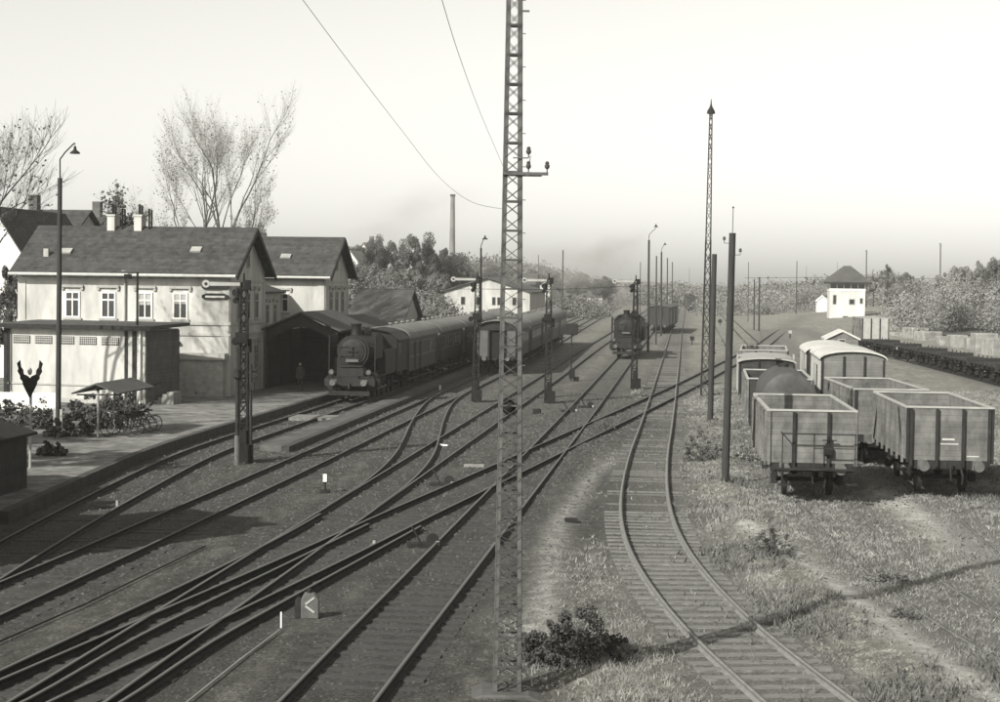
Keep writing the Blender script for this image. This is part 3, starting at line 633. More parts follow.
# lamps
def lamp(base, wood_top, top, lampx, label, z0=0.0, r=.12, mt='wood'):
    a, b, q = pole(base, wood_top, r, r*.8, label, 'street_lamp', 'lamp', mt, 'lamp posts along the tracks', z0=z0)
    x0 = q.x-b.x; k = PY(top[0], top[1], b.y); x1 = k.x-b.x; l = PY(lampx[0], lampx[1], b.y); x2 = l.x-b.x; z1 = k.z-z0; z2 = l.z-z0
    pts = [(x0,0,q.z-z0-.4),(x0,0,z1-.3),(x0+(x2-x0)*.35,0,z1+.05*0),(x0+(x2-x0)*.9,0,z1+.35),(x2,0,z1+.38)]
    MB().path(pts, .03).path([(x2,0,z1+.38),(x2,0,z2+.1)], .012).beam((x0,0,z1-.3),(x0+(x2-x0)*.5,0,z1+.1),.02).build('arm', M['iron'], a)
    MB().lathe((x2,0,z2-.05),[(.22,-.06),(.2,0),(.07,.10),(.05,.25)],14).build('lamp_shade', M['iron'], a, True)
    return a
lamp((58,432),(60,178),(59,152),(75,151),'tall lamp post on the platform before the low pale building', .36)
lamp((481,372),(481,248),(481,242),(485,238),'thin lamp post rising behind the semaphore left of the big mast', r=.09, mt='iron')
lamp((648,352),(649,240),(649,232),(656,226),'lamp post right of the distant steam engine', r=.13)
lamp((661,336),(661.5,252),(661.5,247),(665,244),'smaller lamp post beyond the one beside the engine', r=.13)
t, b, q = pole((137,404),(137.5,272),.075,.06,'slim dark pole in front of the low pale building','bracket_pole','pole','iron',z0=.36)
MB().beam((-.5,0,q.z-.45),(.1,0,q.z-.4),.04).box((-.5,0,q.z-.6),(.35,.25,.25)).build('bracket', M['iron'], t)
# foot stumps of the big platform lamp
for x_, lb_ in ((55.5,'left pale stump clamped to the lamp post foot'),(62,'right pale stump clamped to the lamp post foot')):
    b = P(x_, 433, .36); tag(MB().box((0,0,.45),(.1,.12,1.1)).build('post_stump', M['trim'], None, loc=(b.x, b.y-.12, .36)), lb_, 'post')
# winged sign
b = P(30,473,.2); q = PY(31,360,b.y); h = q.z-.2; t = thing('winged_sign', 'thin pale post carrying a dark V-shaped winged board, left edge', 'sign', (b.x,b.y,.2))
MB().cyl((0,0,-.2),(.02,0,h*.72),.045,n=8).build('post', M['trim'], t)
wg = MB()
for s_ in (-1, 1): wg.prism([(0,h*.66),(.08*s_,h*.70),(.24*s_,h*.785),(.25*s_,h*.81),(.33*s_,h*.835),(.33*s_,h*.86),(.42*s_,h*.90),(.39*s_,h*.925),(.44*s_,h*.97),(.33*s_,h*1.0),(.30*s_,h*.94),(.22*s_,h*.91),(.21*s_,h*.875),(.08*s_,h*.86),(0,h*.84)], -.06, -.02)
wg.build('board', M['iron'], t); MB().ball((0,-.04,h*.90),(.08,.06,.13),8,6).build('lamp', M['trim'], t); MB().beam((-.1,0,h*.55),(.35,0,h*.55),.03).beam((.2,0,h*.55),(.75,.5,h*.30),.02).build('stay', M['iron'], t)

# the big lattice mast in the foreground
b = P(507, 690, .05); q = PY(514.5, 0, b.y); lean = (q.x-b.x)*1.15; zt = q.z+2.0
t = thing('lattice_mast', 'tall steel lattice mast in the foreground, running out of the top of the picture', 'mast', (b.x, b.y, 0))
def cor(z):
    k = z/zt; w = (.46+(.20-.46)*k)/2; ox = lean*k; return [Vector((ox-w,-w,z)), Vector((ox+w,-w,z)), Vector((ox+w,w,z)), Vector((ox-w,w,z))]
lg = MB(); a_, b_ = cor(0), cor(zt)
for k in range(4):
    sx, sy = (1 if k in (0,3) else -1), (1 if k < 2 else -1)
    off = Vector((sx*.025, 0, 0)); lg.beam(a_[k]+off, b_[k]+off, .075, .012); off = Vector((0, sy*.025, 0)); lg.beam(a_[k]+off, b_[k]+off, .012, .075)
lg.build('leg', M['mastpaint'], t)
brc = MB(); n = 56
for i in range(n):
    c, d = cor(zt*i/n), cor(zt*(i+1)/n)
    for k in range(4):
        j = (k+1) % 4; brc.beam(c[k], d[j], .036, .008); brc.beam(c[j], d[k], .036, .008)
        if i % 2 == 0: brc.beam(c[k]+Vector((0,0,.01)), c[j]+Vector((0,0,.01)), .035, .03)
brc.build('bracing', mat('brace_paint', .055, .3, 5, .7), t)
z = PY(507,174,b.y).z; xr = PY(548,174,b.y).x-b.x; xl = PY(503,174,b.y).x-b.x
ca = MB(); ca.beam((xl,-.17,z),(xr,-.17,z),.06,.05); ca.beam((xl,.17,z),(xr-.1,.17,z),.06,.05); cao = ca.build('crossarm', M['mastpaint'], t)
for x_, z_ in ((xr-.02,z+.02),(xr-.33,z+.02),(xr-.33,z+.26)):
    s = MB(); s.cyl((x_,-.17,z_),(x_,-.17,z_+.08),.01,n=6); s.lathe((x_,-.17,z_+.06),[(.016,0),(.04,.02),(.044,.06),(.028,.08),(.036,.10),(.024,.12),(.01,.13)],12); s.build('insulator', M['insul'], cao, True)
MB().beam((lean*.6,-.17,z+.26),(xr-.33,-.17,z+.26),.02).beam((xr-.33,-.17,z),(xr-.30,-.17,z+.3),.015).build('bracket', M['mastpaint'], cao)
st_ = MB()
for k in range(int(zt/.55)):
    c = cor(.6+k*.55)[1]; st_.beam(c, c+Vector((.07,0,0)), .014)
c = cor(PY(515,12,b.y).z)[1]; st_.beam(c, c+Vector((.13,0,0)), .03); builds(st_, 'step_peg', M['mastpaint'], t)
zl = PY(507,407,b.y).z; MB().lathe((-.02+lean*zl/zt,-.1,zl-.13),[(.03,0),(.10,.06),(.12,.15),(.07,.24),(.03,.27)],12).build('cable_box', M['black'], t, True)
MB().prism([(-.75,-.5),(.62,-.5),(.62,-.05),(.36,.07),(-.42,.07),(-.75,-.05)], -.5, .45).build('footing', mat('old_concrete', .085, .3, 2, .95, bump=.3), t, bevel=.03)
def wire(pts, label, r=.005, group=None, name='overhead_wire'):
    P3 = [PY(*q) for q in pts]; fine = []
    for i in range(len(P3)-1):
        a, b, c, d = P3[max(i-1,0)], P3[i], P3[i+1], P3[min(i+2,len(P3)-1)]
        for k in range(6):
            u = k/6; fine.append(.5*((2*b)+(c-a)*u+(2*a-5*b+4*c-d)*u*u+(3*b-3*c+d-a)*u**3))
    fine.append(P3[-1]); o = MB().path([tuple(v) for v in fine], r, 4).build(name, M['iron'], None); return tag(o, label, 'wire', group)
wire([(278,-34,12),(303,0,14),(350,63,17.5),(400,128,21.5),(440,178,25),(472,202,27.5),(503,209,29.7)], 'sagging overhead wire running down from the top left to the big mast', .003)
wire([(436,-22,13),(442,0,14.5),(459,55,18.5),(480,112,24),(503,166,29.6)], 'steep overhead wire reaching the crossarm of the big mast', .003)
wire([(345,288,118),(400,289.5,118),(475,289,101),(548,289.5,101),(636,286,110)], 'thin signal wire strung level between the semaphores', .012)

# tall thin lattice lamp tower and the poles beside it
b = P(705,396); q = PY(711,112,b.y); t = thing('lamp_tower', 'very tall thin lattice lamp tower with a pointed cap', 'mast', b)
mb = MB(); lat(mb, 0, 0, 0, .50, q.z*.55, .30, .75, .06, .035, cx=(q.x-b.x)*.55); mb.build('lower_mast', M['iron'], t)
mb = MB(); lat(mb, (q.x-b.x)*.55, 0, q.z*.55, .30, q.z, .15, .6, .04, .025, cx=(q.x-b.x)*.45); mb.build('upper_mast', M['iron'], t)
MB().lathe((q.x-b.x,0,q.z),[(.26,-.1),(.24,.05),(.1,.3),(.05,.45),(.02,.8)],12).build('lamp_head', M['iron'], t)
pole((710,425),(714.5,254),.15,.12,'wooden pole standing between the tall lamp tower and the thick pole', insul=1)
a, b, q = pole((725,485),(732.5,233),.135,.115,'thick near wooden pole with a thin rod on top, left of the goods wagons', insul=2)
MB().cyl((q.x-b.x,0,q.z-.1),(q.x-b.x+.01,0,q.z+.85),.012,n=6).ball((q.x-b.x+.01,0,q.z+.88),.035,8,6).build('rod', M['iron'], a); MB().cyl((0,0,-.1),(0,0,.10),.16,n=12).build('footing', M['concrete'], a)
FP = [((538,320),(538.5,255),.08,'faint far pole between the big mast and the slender pole'),((640,322),(640.5,262),.08,'far pole just right of the distant engine, left of the lamp post'),((806,300),(806.5,266),.09,'tiny distant pole left of the signal tower'),((656,345),(656.5,256),.09,'thin far pole left of the grouped track poles'),((667,330),(667.5,258),.10,'far pole in the middle of the group beyond the engine'),((672,322),(672.5,262),.10,'rightmost pole of the group beyond the engine'),
 ((562,345),(563,250),.08,'slender pole behind the board signal'),((754,330),(754.5,279),.11,'short far pole left of its twin, right of the thick pole'),((759,331),(759.5,277),.14,'short far pole with fittings, right of its twin'),
 ((796,318),(797,261),.10,'far pole standing alone between the lamp tower and the signal tower'),((866,318),(866.5,250),.13,'pole standing close to the right side of the signal tower'),
 ((940,320),(940.5,243),.14,'tall pole in front of the hazy wood at the right'),((977,328),(977.5,264),.14,'rightmost pole, before the hazy wood'),
 ((748,322),(748.5,262),.07,'faint thin pole just right of the thick near pole'),((837,302),(837.5,262),.08,'faint pole behind the signal tower'),((689,300),(689.5,268),.09,'tiny distant pole at the end of the tracks')]
for ba, to, r_, lb_ in FP: pole(ba, to, r_, r_*.8, lb_, name='telegraph_pole', group='far poles along the line', m='wood', insul=2 if r_ > .1 else 0, n=8)
wire([(745,278,330),(800,277.5,330),(866,277.8,330),(940,279,330),(1010,281.5,330)], 'long thin wire before the hazy wood at the right', .035)

# small things between the tracks
def marker(px, label, rz=0.0):
    b = P(*px); t = thing('shunting_signal', label, 'signal', b, rz)
    MB().prism([(-.20,0),(.20,0),(.20,.44),(.10,.58),(-.12,.58),(-.20,.44)], -.13, .13).build('case', M['steelgrey'], t, bevel=.015)
    MB().prism([(-.34,.02),(-.205,.02),(-.205,.46),(-.26,.50),(-.34,.40)], -.09, .12).build('lantern', M['iron'], t)
    MB().cyl((-.02,0,.58),(-.02,0,.66),.05,n=8).build('cap', M['iron'], t)
    g = MB()
    for s_ in (-1, 1): g.beam((-.10,-.14,.32+.02*s_),(.10,-.14,.32+.17*s_),.012,.045)
    g.build('white_marks', M['trim'], t)
    t.scale = (.9,.9,.9)
marker((310,618), 'stout grey box signal with a white arrow mark between the near tracks', .06)
b = P(325,493); t = thing('dwarf_signal', 'small dwarf signal with a white lamp face on the cinders left of the tracks', 'signal', b)
MB().cyl((0,0,0),(0,0,.35),.04,n=8).box((0,0,.05),(.3,.25,.1)).build('post', M['iron'], t); MB().box((0,0,.5),(.16,.14,.30)).build('case', M['iron'], t); MB().box((0,-.075,.5),(.13,.012,.26)).build('lamp_face', M['white'], t)
def small_post(px, h, w, label, m='white', name='marker_post', lean=0):
    b = P(*px); tag(MB().beam((0,0,-.05),(lean,0,h),w).build(name, M[m], None, loc=b), label, 'marker')
small_post((281,628), .32, .03, 'thin white marker post on the ballast left of the box signal')
small_post((117,510), .28, .06, 'small pale marker post between the rails near the platform shadow', 'trim')
small_post((374,549), .22, .07, 'small pale peg beside the diagonal track', 'trim')
small_post((440,378+12), .3, .12, 'small white lamp-like marker on the track edge by the semaphore foot')
b = P(443,446); tag(MB().beam((-.18,0,.06),(.22,-.35,.06),.09,.06).build('fouling_marker', M['white'], None, loc=b), 'white painted bar lying between two converging tracks', 'marker')
def lever(px, label, rz=0.0, box_first=True):
    b = P(*px); t = thing('point_lever', label, 'lever', b, rz, 'hand levers of the track switches')
    MB().box((0,0,.06),(.7,.35,.12)).build('base', M['iron'], t); MB().cyl((0,0,.1),(-.25,0,.55),.025,n=8).build('arm', M['iron'], t)
    MB().cyl((.3,-.06,.2),(.3,.06,.2),.16,n=14).build('weight', M['iron'], t); MB().box((.42,-.1,.10),(.08,.08,.12)).build('white_end', M['trim'], t)
lever((421,547), 'hand lever beside the right-hand straight track, left of the big mast', .2)
lever((440,486), 'hand lever between the crossover and the diagonal track', -.1)
lever((568,412), 'hand lever right of the big mast near the semaphore foot', .1)
lever((585,398+10), 'hand lever nearest the track of the distant engine', .1)
def crate(px, d, label, m='woodpale', rz=.1, name='concrete_block'):
    b = P(*px); tag(MB().box((0,0,d[2]/2-.02),d).build(name, M[m], None, loc=b, bevel=.01), label, 'block').rotation_euler = (0,0,rz)
crate((474,467), (.75,.22,.12), 'pale flat block lying between the tracks left of the mast', 'concrete')
crate((571,523), (.35,.3,.16), 'dark box lying in the dry grass between mast and curved track', 'iron', name='cable_cover')
crate((537,414), (.4,.4,.3), 'dark heap-like box right of the mast near the semaphore', 'iron', name='cable_cover')
crate((104,508), (.3,.2,.05), 'dark plate lying by the platform edge', 'iron', name='cable_cover')
b = P(692,345); t = thing('dwarf_signal', 'tiny dark dwarf signal far down between the far tracks', 'signal', b); MB().cyl((0,0,0),(0,0,.6),.06,n=8).build('post', M['iron'], t); MB().box((0,0,.75),(.45,.3,.45)).build('case', M['iron'], t)
b = P(720,326); t = thing('disc_signal', 'small dark disc on a short post right of the lamp tower', 'signal', b); MB().cyl((0,0,0),(0,0,.5),.06,n=8).build('post', M['iron'], t); MB().cyl((0,-.05,.8),(0,.05,.8),.35,n=16).build('disc', M['iron'], t)
b = P(790,339); t = thing('dwarf_signal', 'small dwarf signal with a pale top beside the curving diagonal track', 'signal', b); MB().cyl((0,0,0),(0,0,.7),.08,n=8).build('post', M['iron'], t); MB().box((0,0,.9),(.4,.3,.4)).build('case', M['trim'], t)
# signal wire run along the ground at the left (thin rodding on stubs)
pr = [P(-20,650,.06), P(85,604,.06), P(170,563,.06), P(205,546,.06)]
tag(MB().path([tuple(q) for q in pr], .018, 5).build('signal_rodding', M['iron'], None), 'thin straight rod running along the cinders at the left', 'rod')
pr = [P(170,716,.05), P(240,660,.05), P(280,630,.05)]
tag(MB().path([tuple(q) for q in pr], .018, 5).build('signal_rodding', M['trim'], None), 'pale thin rod on the ballast below the box signal', 'rod')

# ------------------------------------------------------------------ goods wagons
def buffers(t, y, W=1.75, z=1.05, s=-1, m='steelgrey'):
    for sx in (-1, 1):
        mb = MB(); mb.cyl((sx*W/2, y, z),(sx*W/2, y+s*.42, z),.09,n=10); mb.cyl((sx*W/2, y+s*.42, z),(sx*W/2, y+s*.50, z),.19,.17,n=16); mb.box((sx*W/2, y+s*.06, z),(.3,.1,.3)); mb.build('buffer', M[m], t)
def builds_lr(mb, name, m, parent):
    c = mb.cut + [(len(mb.v), len(mb.f))]; h = (len(c)-1)//2
    for a, b in ((c[0], c[h]), (c[h], c[-1])):
        q = MB(); q.v = mb.v[a[0]:b[0]]; q.f = [tuple(i-a[0] for i in f) for f in mb.f[a[1]:b[1]]]; q.build(name, m, parent)
def wheelsets(t, ys, r=.5, axlebox=True):
    for y in ys:
        mb = MB(); mb.cyl((-1.1,y,r),(1.1,y,r),.07,n=8)
        for sx in (-1, 1): mb.cyl((sx*.70,y,r),(sx*.80,y,r),r,n=20); mb.cyl((sx*.66,y,r),(sx*.70,y,r),r+.03,n=20)
        o = mb.build('wheelset', M['iron'], t)
        if axlebox:
            a = MB()
            for sx in (-1, 1): a.box((sx*1.05,y,r),(.22,.28,.3)); a.box((sx*1.05,y,.86),(.08,1.1,.09)); a.beam((sx*1.02,y-.2,r),(sx*1.02,y-.38,1.0),.03,.06); a.beam((sx*1.02,y+.2,r),(sx*1.02,y+.38,1.0),.03,.06)
            builds_lr(a, 'axle_box', M['iron'], o)
def underframe(t, L, W=2.6, z=1.05, m='iron'):
    u = MB()
    for sx in (-1, 1): u.bb(sx*1.0-.06, sx*1.0+.06, -L/2, L/2, z-.12, z+.12)
    for yy in (-L/2+.06, 0, L/2-.06): u.bb(-W/2, W/2, yy-.07, yy+.07, z-.135, z+.14)
    u.cyl((-.35,-L*.2,.75),(-.35,L*.1,.75),.18,n=10); u.beam((-.6,-L/2+1.2,.5),(-.6,L/2-1.2,.5),.05)
    u.build('underframe', M[m], t)
    c = MB(); c.box((0,-L/2-.12,z-.02),(.16,.3,.16)); c.path([(0,-L/2-.25,z),(0,-L/2-.32,z-.2),(.02,-L/2-.30,z-.48)],.03); c.build('coupling', M['iron'], t)
    h = MB(); h.path([(.38,-L/2-.08,z-.15),(.42,-L/2-.16,z-.35),(.40,-L/2-.1,z-.62)],.035); h.build('brake_hose', M['iron'], t)
def open_wagon(name, label, loc, rz, L=8.0, W=2.75, H=2.84, zf=1.22, end_posts=(-.46,.42), corner=True, toprail=True, rail=True, mend='wagon', mside='wagon_side', endtop='trim', side_n=7, stripes=False, diag=True, group='goods wagons in the sidings'):
    t = thing(name, label, 'wagon', loc, rz, group); th_ = .06
    for s in (-1, 1):
        e = MB().bb(-W/2+.001, W/2-.001, s*(L/2)-th_/2, s*(L/2)+th_/2, zf-.02, H).build('end_wall', M[mend], t)
        p = MB()
        for x in end_posts: p.bb(x-.045, x+.045, s*(L/2+.031), s*(L/2+.13), zf-.22, H-.02)
        builds(p, 'end_post', M['iron'], e)
        if toprail: q = MB(); q.bb(-W/2-.03, W/2+.03, s*L/2-.06, s*L/2+.07, H+.002, H+.06); q.build('top_rail', M[endtop], e)
        if corner: q = MB(); q.bb(-W/2-.03,-W/2+.06,s*L/2+s*.032,s*L/2+s*.09,zf-.1,H); q.bb(W/2-.06,W/2+.03,s*L/2+s*.032,s*L/2+s*.09,zf-.1,H); builds(q, 'corner_post', M['iron' if stripes else 'wagon'], e)
    for s in (-1, 1):
        e = MB().bb(s*W/2-th_/2, s*W/2+th_/2, -L/2+.03, L/2-.03, zf, H-.02).build('side_wall', M[mside], t)
        p = MB()
        for k in range(side_n):
            y = -L/2+.5+k*(L-1)/(side_n-1); p.bb(s*(W/2+.031), s*(W/2+.11), y-.05, y+.05, zf-.15, H-.05)
        builds(p, 'side_post', M['wagon'], e)
        if diag:
            p = MB(); p.beam((s*(W/2+.06), -L/2+.5, zf), (s*(W/2+.06), -L/2+1.6, H-.1), .03, .09); p.beam((s*(W/2+.06), L/2-.5, zf), (s*(W/2+.06), L/2-1.6, H-.1), .03, .09); builds(p, 'side_brace', M['iron'], e)
        q = MB().bb(s*W/2-.05, s*W/2+.06, -L/2+.04, L/2-.04, H-.018, H+.04); q.build('side_rail', M['trim'], e)
    MB().bb(-W/2+.03, W/2-.03, -L/2+.03, L/2-.03, zf-.06, zf).build('floor', M['sleeper'], t)
    underframe(t, L); buffers(t, -L/2); buffers(t, L/2, s=1, m='iron'); wheelsets(t, (-L*.29, L*.29))
    if rail:      # brake platform with hand rails on the near end
        r = MB(); y = -L/2-.55
        for x in (-.97, .02, 1.30): r.beam((x,y,1.1),(x,y,2.17),.035)
        r.beam((-1.0,y,2.17),(1.32,y,2.17),.035); r.beam((-.97,y,2.17),(-.97,-L/2,2.17),.03); r.beam((.02,y,1.72),(1.3,y,1.72),.03); r.beam((-.97,y,.62),(-.97,y,1.1),.035)
        r.build('hand_rail', M['iron'], t); MB().bb(-1.25,1.25,y-.05,-L/2-.1,1.02,1.08).build('brake_platform', M['iron'], t)
        g = MB(); g.box((-.9,y,.55),(.35,.3,.03)); g.box((1.2,y,.6),(.35,.3,.03)); builds(g, 'footstep', M['iron'], t)
        g = MB(); g.box((.5,-L/2-.17,1.6),(.22,.12,.3)); g.box((.5,-L/2-.17,1.9),(.1,.08,.3)); g.beam((.3,-L/2-.2,1.95),(.75,-L/2-.2,1.95),.03); g.build('brake_gear', M['black'], t)
    return t
def put(key, Y, f, *a, flip=False, dz=-.05, dx=0, **k):
    c, rz = on_track(key, Y); c.z += dz; c.x += dx; return f(a[0], a[1], c, rz, *a[2:], **k)
open_wagon('open_wagon', 'nearest open goods wagon of the left row, with hand rails on its end', (10.29, 59.4, .10), -math.atan(.086), end_posts=(-.58,.51))
w2 = open_wagon('open_wagon', 'nearest open goods wagon of the right row, its end framed by dark steel posts', (14.98, 60.8, .10), -math.atan(.0766), rail=False, end_posts=(-1.25,-.42,.42,1.25), stripes=True, H=2.90)
open_wagon('open_wagon', 'open goods wagon directly behind the nearest one of the right row', (15.05, 70.3, .10), -math.atan(.04), rail=False, stripes=True, side_n=9, H=2.90)
def marks(t, L, sp):
    c = MB()
    for x0, x1, z0, z1 in sp: c.bb(x0,x1,-L/2-.038,-L/2-.032,z0,z1)
    builds(c, 'paint_mark', M['whiteroof'], [k for k in kids(t) if k.name.startswith('end_wall')][0])
marks(w2, 8, [(-.25,.15,1.86,1.92),(-.3,.28,1.72,1.76),(.55,.95,1.33,1.36)])
def tank_wagon(name, label, loc, rz, L=7.6):
    t = thing(name, label, 'wagon', loc, rz, 'goods wagons in the sidings')
    m = MB(); m.cyl((0,-L/2+.4,2.42),(0,L/2-.3,2.42),1.08,n=32); m.cyl((0,-L/2+.30,2.42),(0,-L/2+.4,2.42),.95,1.08,32); m.build('tank', mat('tarred_tank', .06, .3, 1.5, .7), t, True)
    MB().cyl((0,2.2,3.4),(0,2.2,3.62),.22,n=14).build('dome', M['iron'], t)
    MB().bb(-1.2,1.2,-L/2,L/2,1.2,1.28).build('platform', M['sleeper'], t); underframe(t, L); buffers(t, -L/2); wheelsets(t, (-L*.28, L*.28)); return t
put('R', 69.6, tank_wagon, 'tank_wagon', 'dark round-topped tank wagon behind the nearest open wagon of the left row')
put('R', 79.6, open_wagon, 'open_wagon', 'dark open wagon beyond the tank wagon in the left row', rail=False, mend='vandark', mside='vandark', H=2.75, side_n=5)
def van(name, label, loc, rz, L=8.2, W=2.8, roofm='whiteroof', body='van', He=3.45, Hr=3.78, door=True, group='goods wagons in the sidings'):
    t = thing(name, label, 'wagon', loc, rz, group)
    b = MB(); n = 12; arc = [(W/2*math.cos(math.pi*i/n), He+(Hr-He)*math.sin(math.pi*i/n)) for i in range(n+1)]
    b.prism([(-W/2,1.2),(W/2,1.2)]+arc, -L/2, L/2); b.build('body', M[body], t)
    r = MB(); a2 = [((W/2+.12)*math.cos(math.pi*i/n), He-.02+(Hr-He+.05)*math.sin(math.pi*i/n)) for i in range(n+1)]; a3 = [(x*1.01, z+.07) for x, z in reversed(a2)]
    for i in range(n): 
        q = [a2[i], a2[i+1], (a2[i+1][0]*1.005, a2[i+1][1]+.07), (a2[i][0]*1.005, a2[i][1]+.07)]; r.prism(q, -L/2-.15, L/2+.15)
    r.build('roof', M[roofm], t)
    p = MB()
    for x in (-.42,.52): p.bb(x-.04,x+.04,-L/2-.09,-L/2-.002,1.1 if x < 0 else 2.2,He+.15)
    for x in (-W/2,W/2): p.bb(x-.05,x+.05,-L/2-.05,-L/2-.001,1.1,He)
    builds(p, 'end_post', M['iron'], t)
    p = MB()
    for s in (-1,1):
        for k in range(8): p.bb(s*(W/2+.002), s*(W/2+.07), -L/2+.2+k*(L-.4)/7-.04, -L/2+.2+k*(L-.4)/7+.04, 1.15, He-.1)
    builds(p, 'side_post', M['trim'], t)
    if door:
        for s in (-1,1): d = MB(); d.bb(s*(W/2+.075), s*(W/2+.12), -.85,.85,1.2,3.1); d.build('door', M['trim'], t)
    underframe(t, L); buffers(t, -L/2); wheelsets(t, (-L*.28, L*.28)); return t
put('Q', 84.0, van, 'covered_van', 'boarded covered van with a white arched roof behind the right row of open wagons')
put('Q', 97.6, van, 'covered_van', 'small far covered van whose pale roof shows left of the peaked hut', L=7, body='vandark', He=3.2, Hr=3.6)
put('R', 94.5, van, 'covered_van', 'low far van with a pale roof, just right of the thick wooden pole', L=7, He=2.75, Hr=2.95, body='vandark', roofm='zinc')
put('R', 108, open_wagon, 'open_wagon', 'far skeletal open wagon at the end of the left row', rail=False, H=2.9, side_n=4)
def flat_wagon(name, label, loc, rz, L=9.0):
    t = thing(name, label, 'wagon', loc, rz, 'flat wagons coupled in a long row')
    MB().bb(-1.35,1.35,-L/2,L/2,1.18,1.27).build('deck', M['iron'], t)
    p = MB()
    for s in (-1,1):
        for k in range(6): p.bb(s*1.352,s*1.42,-L/2+.6+k*(L-1.2)/5-.05,-L/2+.6+k*(L-1.2)/5+.05,1.0,1.45)
    builds(p, 'stake', M['iron'], t); MB().bb(-1.3,1.3,-L/2-.02,-L/2+.04,1.272,1.5).build('end_board', M['iron'], t)
    underframe(t, L); wheelsets(t, (-L*.3, L*.3)); buffers(t, -L/2, m='trim'); return t
x, y, tx, ty = CL['W']
fw = None; Ys = [102+10.1*i for i in range(8)]
fl = ['flat wagon farthest to the right of the long dark row, cut by the frame','second flat wagon from the right edge in the long row','third flat wagon from the right edge in the long row','fourth flat wagon from the right edge in the long row','fifth flat wagon from the right edge in the long row','third-farthest flat wagon of the long row, by the pale heaps','second-farthest flat wagon of the long row','farthest flat wagon, coupled to the framed open wagon']
for i, Y in enumerate(Ys):
    c, rz = on_track('W', Y+4)
    if fw is None: fw = flat_wagon('flat_wagon', fl[0], c, rz)
    else: dup(fw, c, rz, fl[i])
put('W', 188, open_wagon, 'open_wagon', 'framed open wagon with pale panels at the far end of the flat wagon row', rail=False, stripes=True, end_posts=(-.46,.46), mend='trim', H=3.4, L=7, dz=0, dx=1.3)
# dark wagons by the track beyond the distant engine
c = P(660, 333); 
bw_ = van('covered_van', 'first dark van of the short far row beyond the lamp posts', (c.x, c.y, 0), AZ*1.25, L=8, body='vandark', roofm='slate', group='dark vans of the short far row')
dup(bw_, (c.x+.135*9*1.1, c.y+9, 0), AZ*1.25, 'second dark van of the short far row beyond the lamp posts'); dup(bw_, (c.x+.135*18*1.1, c.y+18, 0), AZ*1.25, 'last dark van of the short far row beyond the lamp posts')
c = P(692, 312); bw2 = van('covered_van', 'tiny lone dark van far down the line right of the far engine', (c.x, c.y, 0), AZ, L=7, body='vandark', roofm='slate', group=None)

# ------------------------------------------------------------------ coaches
def coach(name, label, loc, rz, L=12.6, W=2.9, baggage=False, group=None, seed=0):
    t = thing(name, label, 'coach', loc, rz, group); He, Hr = 3.15, 3.78
    n = 14; arc = [(W/2*math.cos(math.pi*i/n), He+(Hr-He)*math.sin(math.pi*i/n)) for i in range(n+1)]
    MB().prism([(-W/2,1.1),(W/2,1.1)]+arc, -L/2, L/2).build('body', M['coach'], t)
    r = MB()
    for i in range(n):
        a = [((W/2+.1)*math.cos(math.pi*j/n), He+(Hr-He+.06)*math.sin(math.pi*j/n)) for j in (i, i+1)]
        r.prism([a[0], a[1], (a[1][0], a[1][1]+.06), (a[0][0], a[0][1]+.06)], -L/2-.25, L/2+.25)
    ro = r.build('roof', M['coachroof'], t)
    v = MB()
    for k in range(5): v.lathe((.0,-L/2+1.6+k*(L-3.2)/4,Hr+.08),[(.08,0),(.08,.12),(.16,.14),(.12,.24)],10)
    builds(v, 'roof_vent', M['coachroof'], ro)
    w = MB(); w.bb(-W/2-.025,W/2+.025,-L/2+.02,L/2-.02,1.95,2.02); w.bb(-W/2-.02,W/2+.02,-L/2+.02,L/2-.02,2.85,2.9)
    w.build('waist_moulding', M['steelgrey'], t)
    nw = 3 if baggage else 8
    for s in (-1, 1):
        for k in range(nw):
            y = -L/2+1.75+k*(L-3.5)/(nw-1) if not baggage else L/2-1.2-k*1.1
            f = MB().bb(s*(W/2+.003), s*(W/2+.02), y-.46, y+.46, 2.06, 2.80).build('window', M['steelgrey'] if k % 3 else M['coach'], t)
            MB().bb(s*(W/2+.021), s*(W/2+.026), y-.38, y+.38, 2.13, 2.73).build('pane', M['glass'], f)
        for y in ((-L/2+.6, L/2-.6) if not baggage else (-L/2+2.4, -L/2+4.6, L/2-.5)):
            d = MB().bb(s*(W/2+.004), s*(W/2+.03), y-.36, y+.36, 1.15, 2.9).build('door', M['dark'] if baggage else M['coach'], t)
    e = MB()
    for s in (-1,1):
        e.bb(-.42,.42,s*(L/2+.003),s*(L/2+.06),1.15,3.1)
    builds(e, 'end_door', M['black'], t)
    for s in (-1,1):
        q = MB()
        for xx in (-.55,.55): q.bb(xx-.07,xx+.07,s*(L/2+.003),s*(L/2+.28),1.1,3.15)
        q.bb(-.62,.62,s*(L/2+.003),s*(L/2+.28),3.15,3.27); q.build('gangway', M['iron'], t)
    q = MB()
    for x0,x1 in ((-W/2+.03,-.64),(.64,W/2-.03)): q.bb(x0,x1,-L/2-.02,-L/2-.002,1.2,3.1)
    builds(q, 'lit_end_panel', M['coach_pale'], t)  # paler panels put the sunlit tone of the near end into colour
    underframe(t, L); buffers(t, -L/2, m='steelgrey'); buffers(t, L/2, s=1); wheelsets(t, (-L*.34, 0, L*.34)); 
    f = MB()
    for s in (-1,1): f.bb(s*1.3-.12,s*1.3+.12,-L/2+.4,L/2-.4,.55,.6)
    builds(f, 'running_board', M['sleeper'], t)
    return t
c, rz = on_track('H', 115.6); coach('baggage_coach', 'dark baggage coach directly behind the engine at the platform', c, rz, baggage=True, group='coaches of the train at the platform')
c, rz = on_track('H', 129.4); pc = coach('passenger_coach', 'second coach of the platform train, behind the baggage coach', c, rz, group='coaches of the train at the platform')
